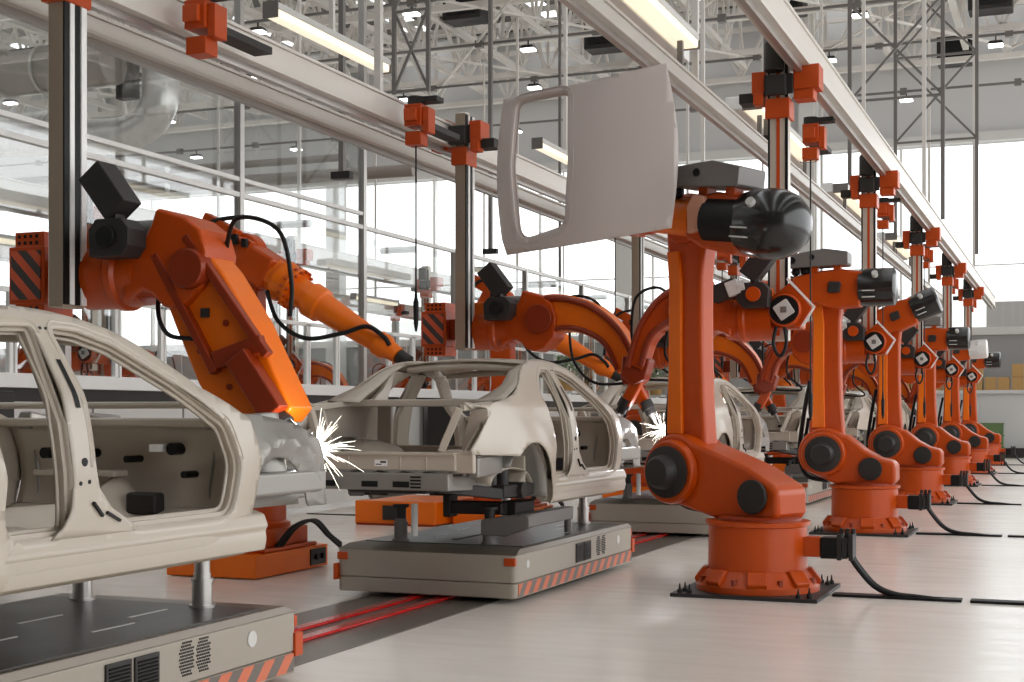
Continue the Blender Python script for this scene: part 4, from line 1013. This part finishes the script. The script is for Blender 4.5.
# cabinets behind and before the fence
cab = None
for i, (x, y, n) in enumerate([(-10.9, 11.2, 'behind the nearest car, at the left edge'), (-10.9, 24.6, 'behind the second car roof'), (-10.9, 26.4, 'behind the second car, farther of its pair'), (-10.9, 36.5, 'under the arched robot, near the back'), (-10.9, 38.3, 'at the back end of the fence')]):
    lab = f'dark grey control cabinet against the low wall, {n}'
    if cab is None:
        cab = thing('control_cabinet', lab, 'cabinet', (x, y, 0), 0, 'control cabinets along the fence')
        MB().bx(-.35, .35, -.8, .8, .08, 1.8).build('body', DARK, cab, .012)
        for s in (-1, 1):
            dr = MB().bx(.35, .37, s*.4-.38, s*.4+.38, .14, 1.76).build('door', DARK, cab, .006)
            MB().bx(.37, .395, s*.08-.015, s*.08+.015, .85, 1.05).build('handle', ALU, dr)
            MB().bx(.371, .376, s*.4-.08, s*.4+.08, 1.45, 1.6).build('sign', ORL if s > 0 else WHITE, dr)
        MB().bx(-.33, .33, -.76, .76, 0, .08).build('plinth', BLACK, cab)
    else: dup(cab, (x, y, 0), 0, lab)

# ------------------------------------------------------------------ cartons and crates along the back right
bxp = None; rr = random.Random(3); n = 0
names = ['first', 'second', 'third', 'fourth', 'fifth', 'sixth', 'seventh', 'eighth', 'ninth', 'tenth', 'eleventh', 'twelfth', 'thirteenth', 'fourteenth']
for i in range(14):
    for lv in range(2 if i % 3 else 1):
        lab = f'brown cardboard carton on the back partition wall, {names[i]} from the left, {"lower" if lv == 0 else "upper"} layer'
        loc = (-8.2+i*.92, 53.6, 2.42+lv*.47)
        if bxp is None:
            bxp = thing('cardboard_carton', lab, 'carton', loc, 0, 'cartons along the back wall')
            MB().bx(-.42, .42, -.3, .3, 0, .46).build('box', CARTON, bxp, .008)
            MB().bx(-.43, .43, -.03, .03, .44, .468).bx(-.03, .03, -.305, -.3, .0, .46).build('tape', POLEM, bxp)
        else: dup(bxp, loc, 0, lab)
crp = None
for i in range(3):
    for lv in range(3):
        lab = f'green plastic crate before the back wall, {["left","middle","right"][i]} stack, {["bottom","middle","top"][lv]} one'
        loc = (-4.4+i*.8, 52.4, lv*.42)
        if crp is None:
            crp = thing('plastic_crate', lab, 'crate', loc, 0, 'green crates by the back wall')
            m = MB().bx(-.38, .38, -.28, .28, 0, .04).bx(-.38, .38, -.28, -.25, .04, .4).bx(-.38, .38, .25, .28, .04, .4).bx(-.38, -.35, -.25, .25, .04, .4).bx(.35, .38, -.25, .25, .04, .4); m.build('shell', GREEN, crp)
            m = MB().bx(-.4, .4, -.3, -.27, .36, .41).bx(-.4, .4, .27, .3, .36, .41)
            for j in range(6): m.bx(-.36+j*.14, -.34+j*.14, -.3, -.28, .02, .38)
            m.build('rim', GREEN, crp)
        else: dup(crp, loc, 0, lab)
# potted greenery far back on the low wall
def plant(lab, x, y, z):
    o = thing('potted_plant', lab, 'plant', (x, y, z), 0, 'small plants on the far ledge')
    MB().lathe([(0, .16), (.3, .22), (.32, .22), (.32, .19)], (0, 0, 0)).build('pot', CARTON, o)
    m = MB(); q = random.Random(x)
    for i in range(60):
        a, h, r = q.uniform(0, 2*PI), q.uniform(.25, .75), q.uniform(.05, .4); c = Vector((r*math.cos(a), r*math.sin(a), h+.1))
        m.box(c, (.16, .05, .02), Matrix.Rotation(a, 3, 'Z') @ Matrix.Rotation(q.uniform(-.8, .8), 3, 'Y'))
    m.build('foliage', GREEN, o)
    MB().bx(-.3, .24, -.25, .25, -.06, 0).build('shelf', WGREY, o)
plant('leafy plant in a brown pot seen through the rear door window of the second car', FX+.42, 31.0, 2.10)
plant('leafy plant in a brown pot seen right of the second car pillar', FX+.42, 38.5, 2.10)

for ch in list(agv0.children):
    if ch.name.startswith(('support_bracket', 'support_arm', 'locating_pin', 'cross_arm', 'arm_motor')) and not ch.children: bpy.data.objects.remove(ch)

# ------------------------------------------------------------------ welding sparks
def sparks(lab, loc, n, sz, seed):
    q = random.Random(seed); m = MB()
    m.sph((0, 0, 0), .02*sz, seg=12)
    for i in range(n):
        a, el = q.uniform(0, 2*PI), q.gauss(.2, .7); L = sz*abs(q.gauss(.07, .07))+.02
        d = Vector((math.cos(a)*math.cos(el), math.sin(a)*math.cos(el)*.7, math.sin(el))); s = q.uniform(.0, .5)*L
        p0 = d*s; p1 = d*L-Vector((0, 0, .25*L*L)); m.tube([p0, (p0+p1)/2+Vector((0, 0, .02*L)), p1], .0009*sz, 4, .0004)
    o = m.build('weld_sparks', SPARK); o.location = loc; tag(o, lab, 'sparks', 'welding sparks', 'stuff')
    l = bpy.data.lights.new('weld_flash', 'POINT'); l.energy = 5*sz; l.color = (.95, .95, 1); l.shadow_soft_size = .04
    lo = bpy.data.objects.new('weld_flash', l); COL.objects.link(lo); lo.location = Vector(loc)+Vector((0, -.12, .08))
sparks('burst of white welding sparks at the torch tip on the nearest car', (LX+1.87, LY+.12, 2.35-1.02), 260, 1.3, 1)
sparks('burst of welding sparks at the front of the second car body', (LX+2.22, LY+.26+S, 2.35-.96), 120, 1.2, 2)
sparks('small bright welding spark inside the third car body', (-4.5, CARY+S+1.3, 1.72), 70, .9, 3)

# ------------------------------------------------------------------ light
wd = bpy.data.worlds.new('sky'); sc.world = wd; wd.use_nodes = True
bg = wd.node_tree.nodes['Background']; bg.inputs['Color'].default_value = (.97, .985, 1, 1); bg.inputs['Strength'].default_value = 1.7

# ------------------------------------------------------------------ camera
cam = bpy.data.cameras.new('camera'); co = bpy.data.objects.new('camera', cam); COL.objects.link(co)
co.location = (0, 0, 1.55); co.rotation_euler = (R(90), 0, math.atan((1077.7-512)/1409.3))
cam.sensor_width = 36; cam.lens = 1409.3/1024*36; cam.shift_y = (414.4-341)/1024; cam.clip_end = 400
sc.camera = co
sc.view_settings.view_transform = 'Standard'; sc.view_settings.look = 'None'; sc.view_settings.gamma = 1; sc.view_settings.use_curve_mapping = False
sc.view_settings.exposure = 0.7
sc.cycles.max_bounces = 8; sc.cycles.transparent_max_bounces = 16; sc.cycles.sample_clamp_indirect = 6
sc.cycles.caustics_reflective = False; sc.cycles.caustics_refractive = False
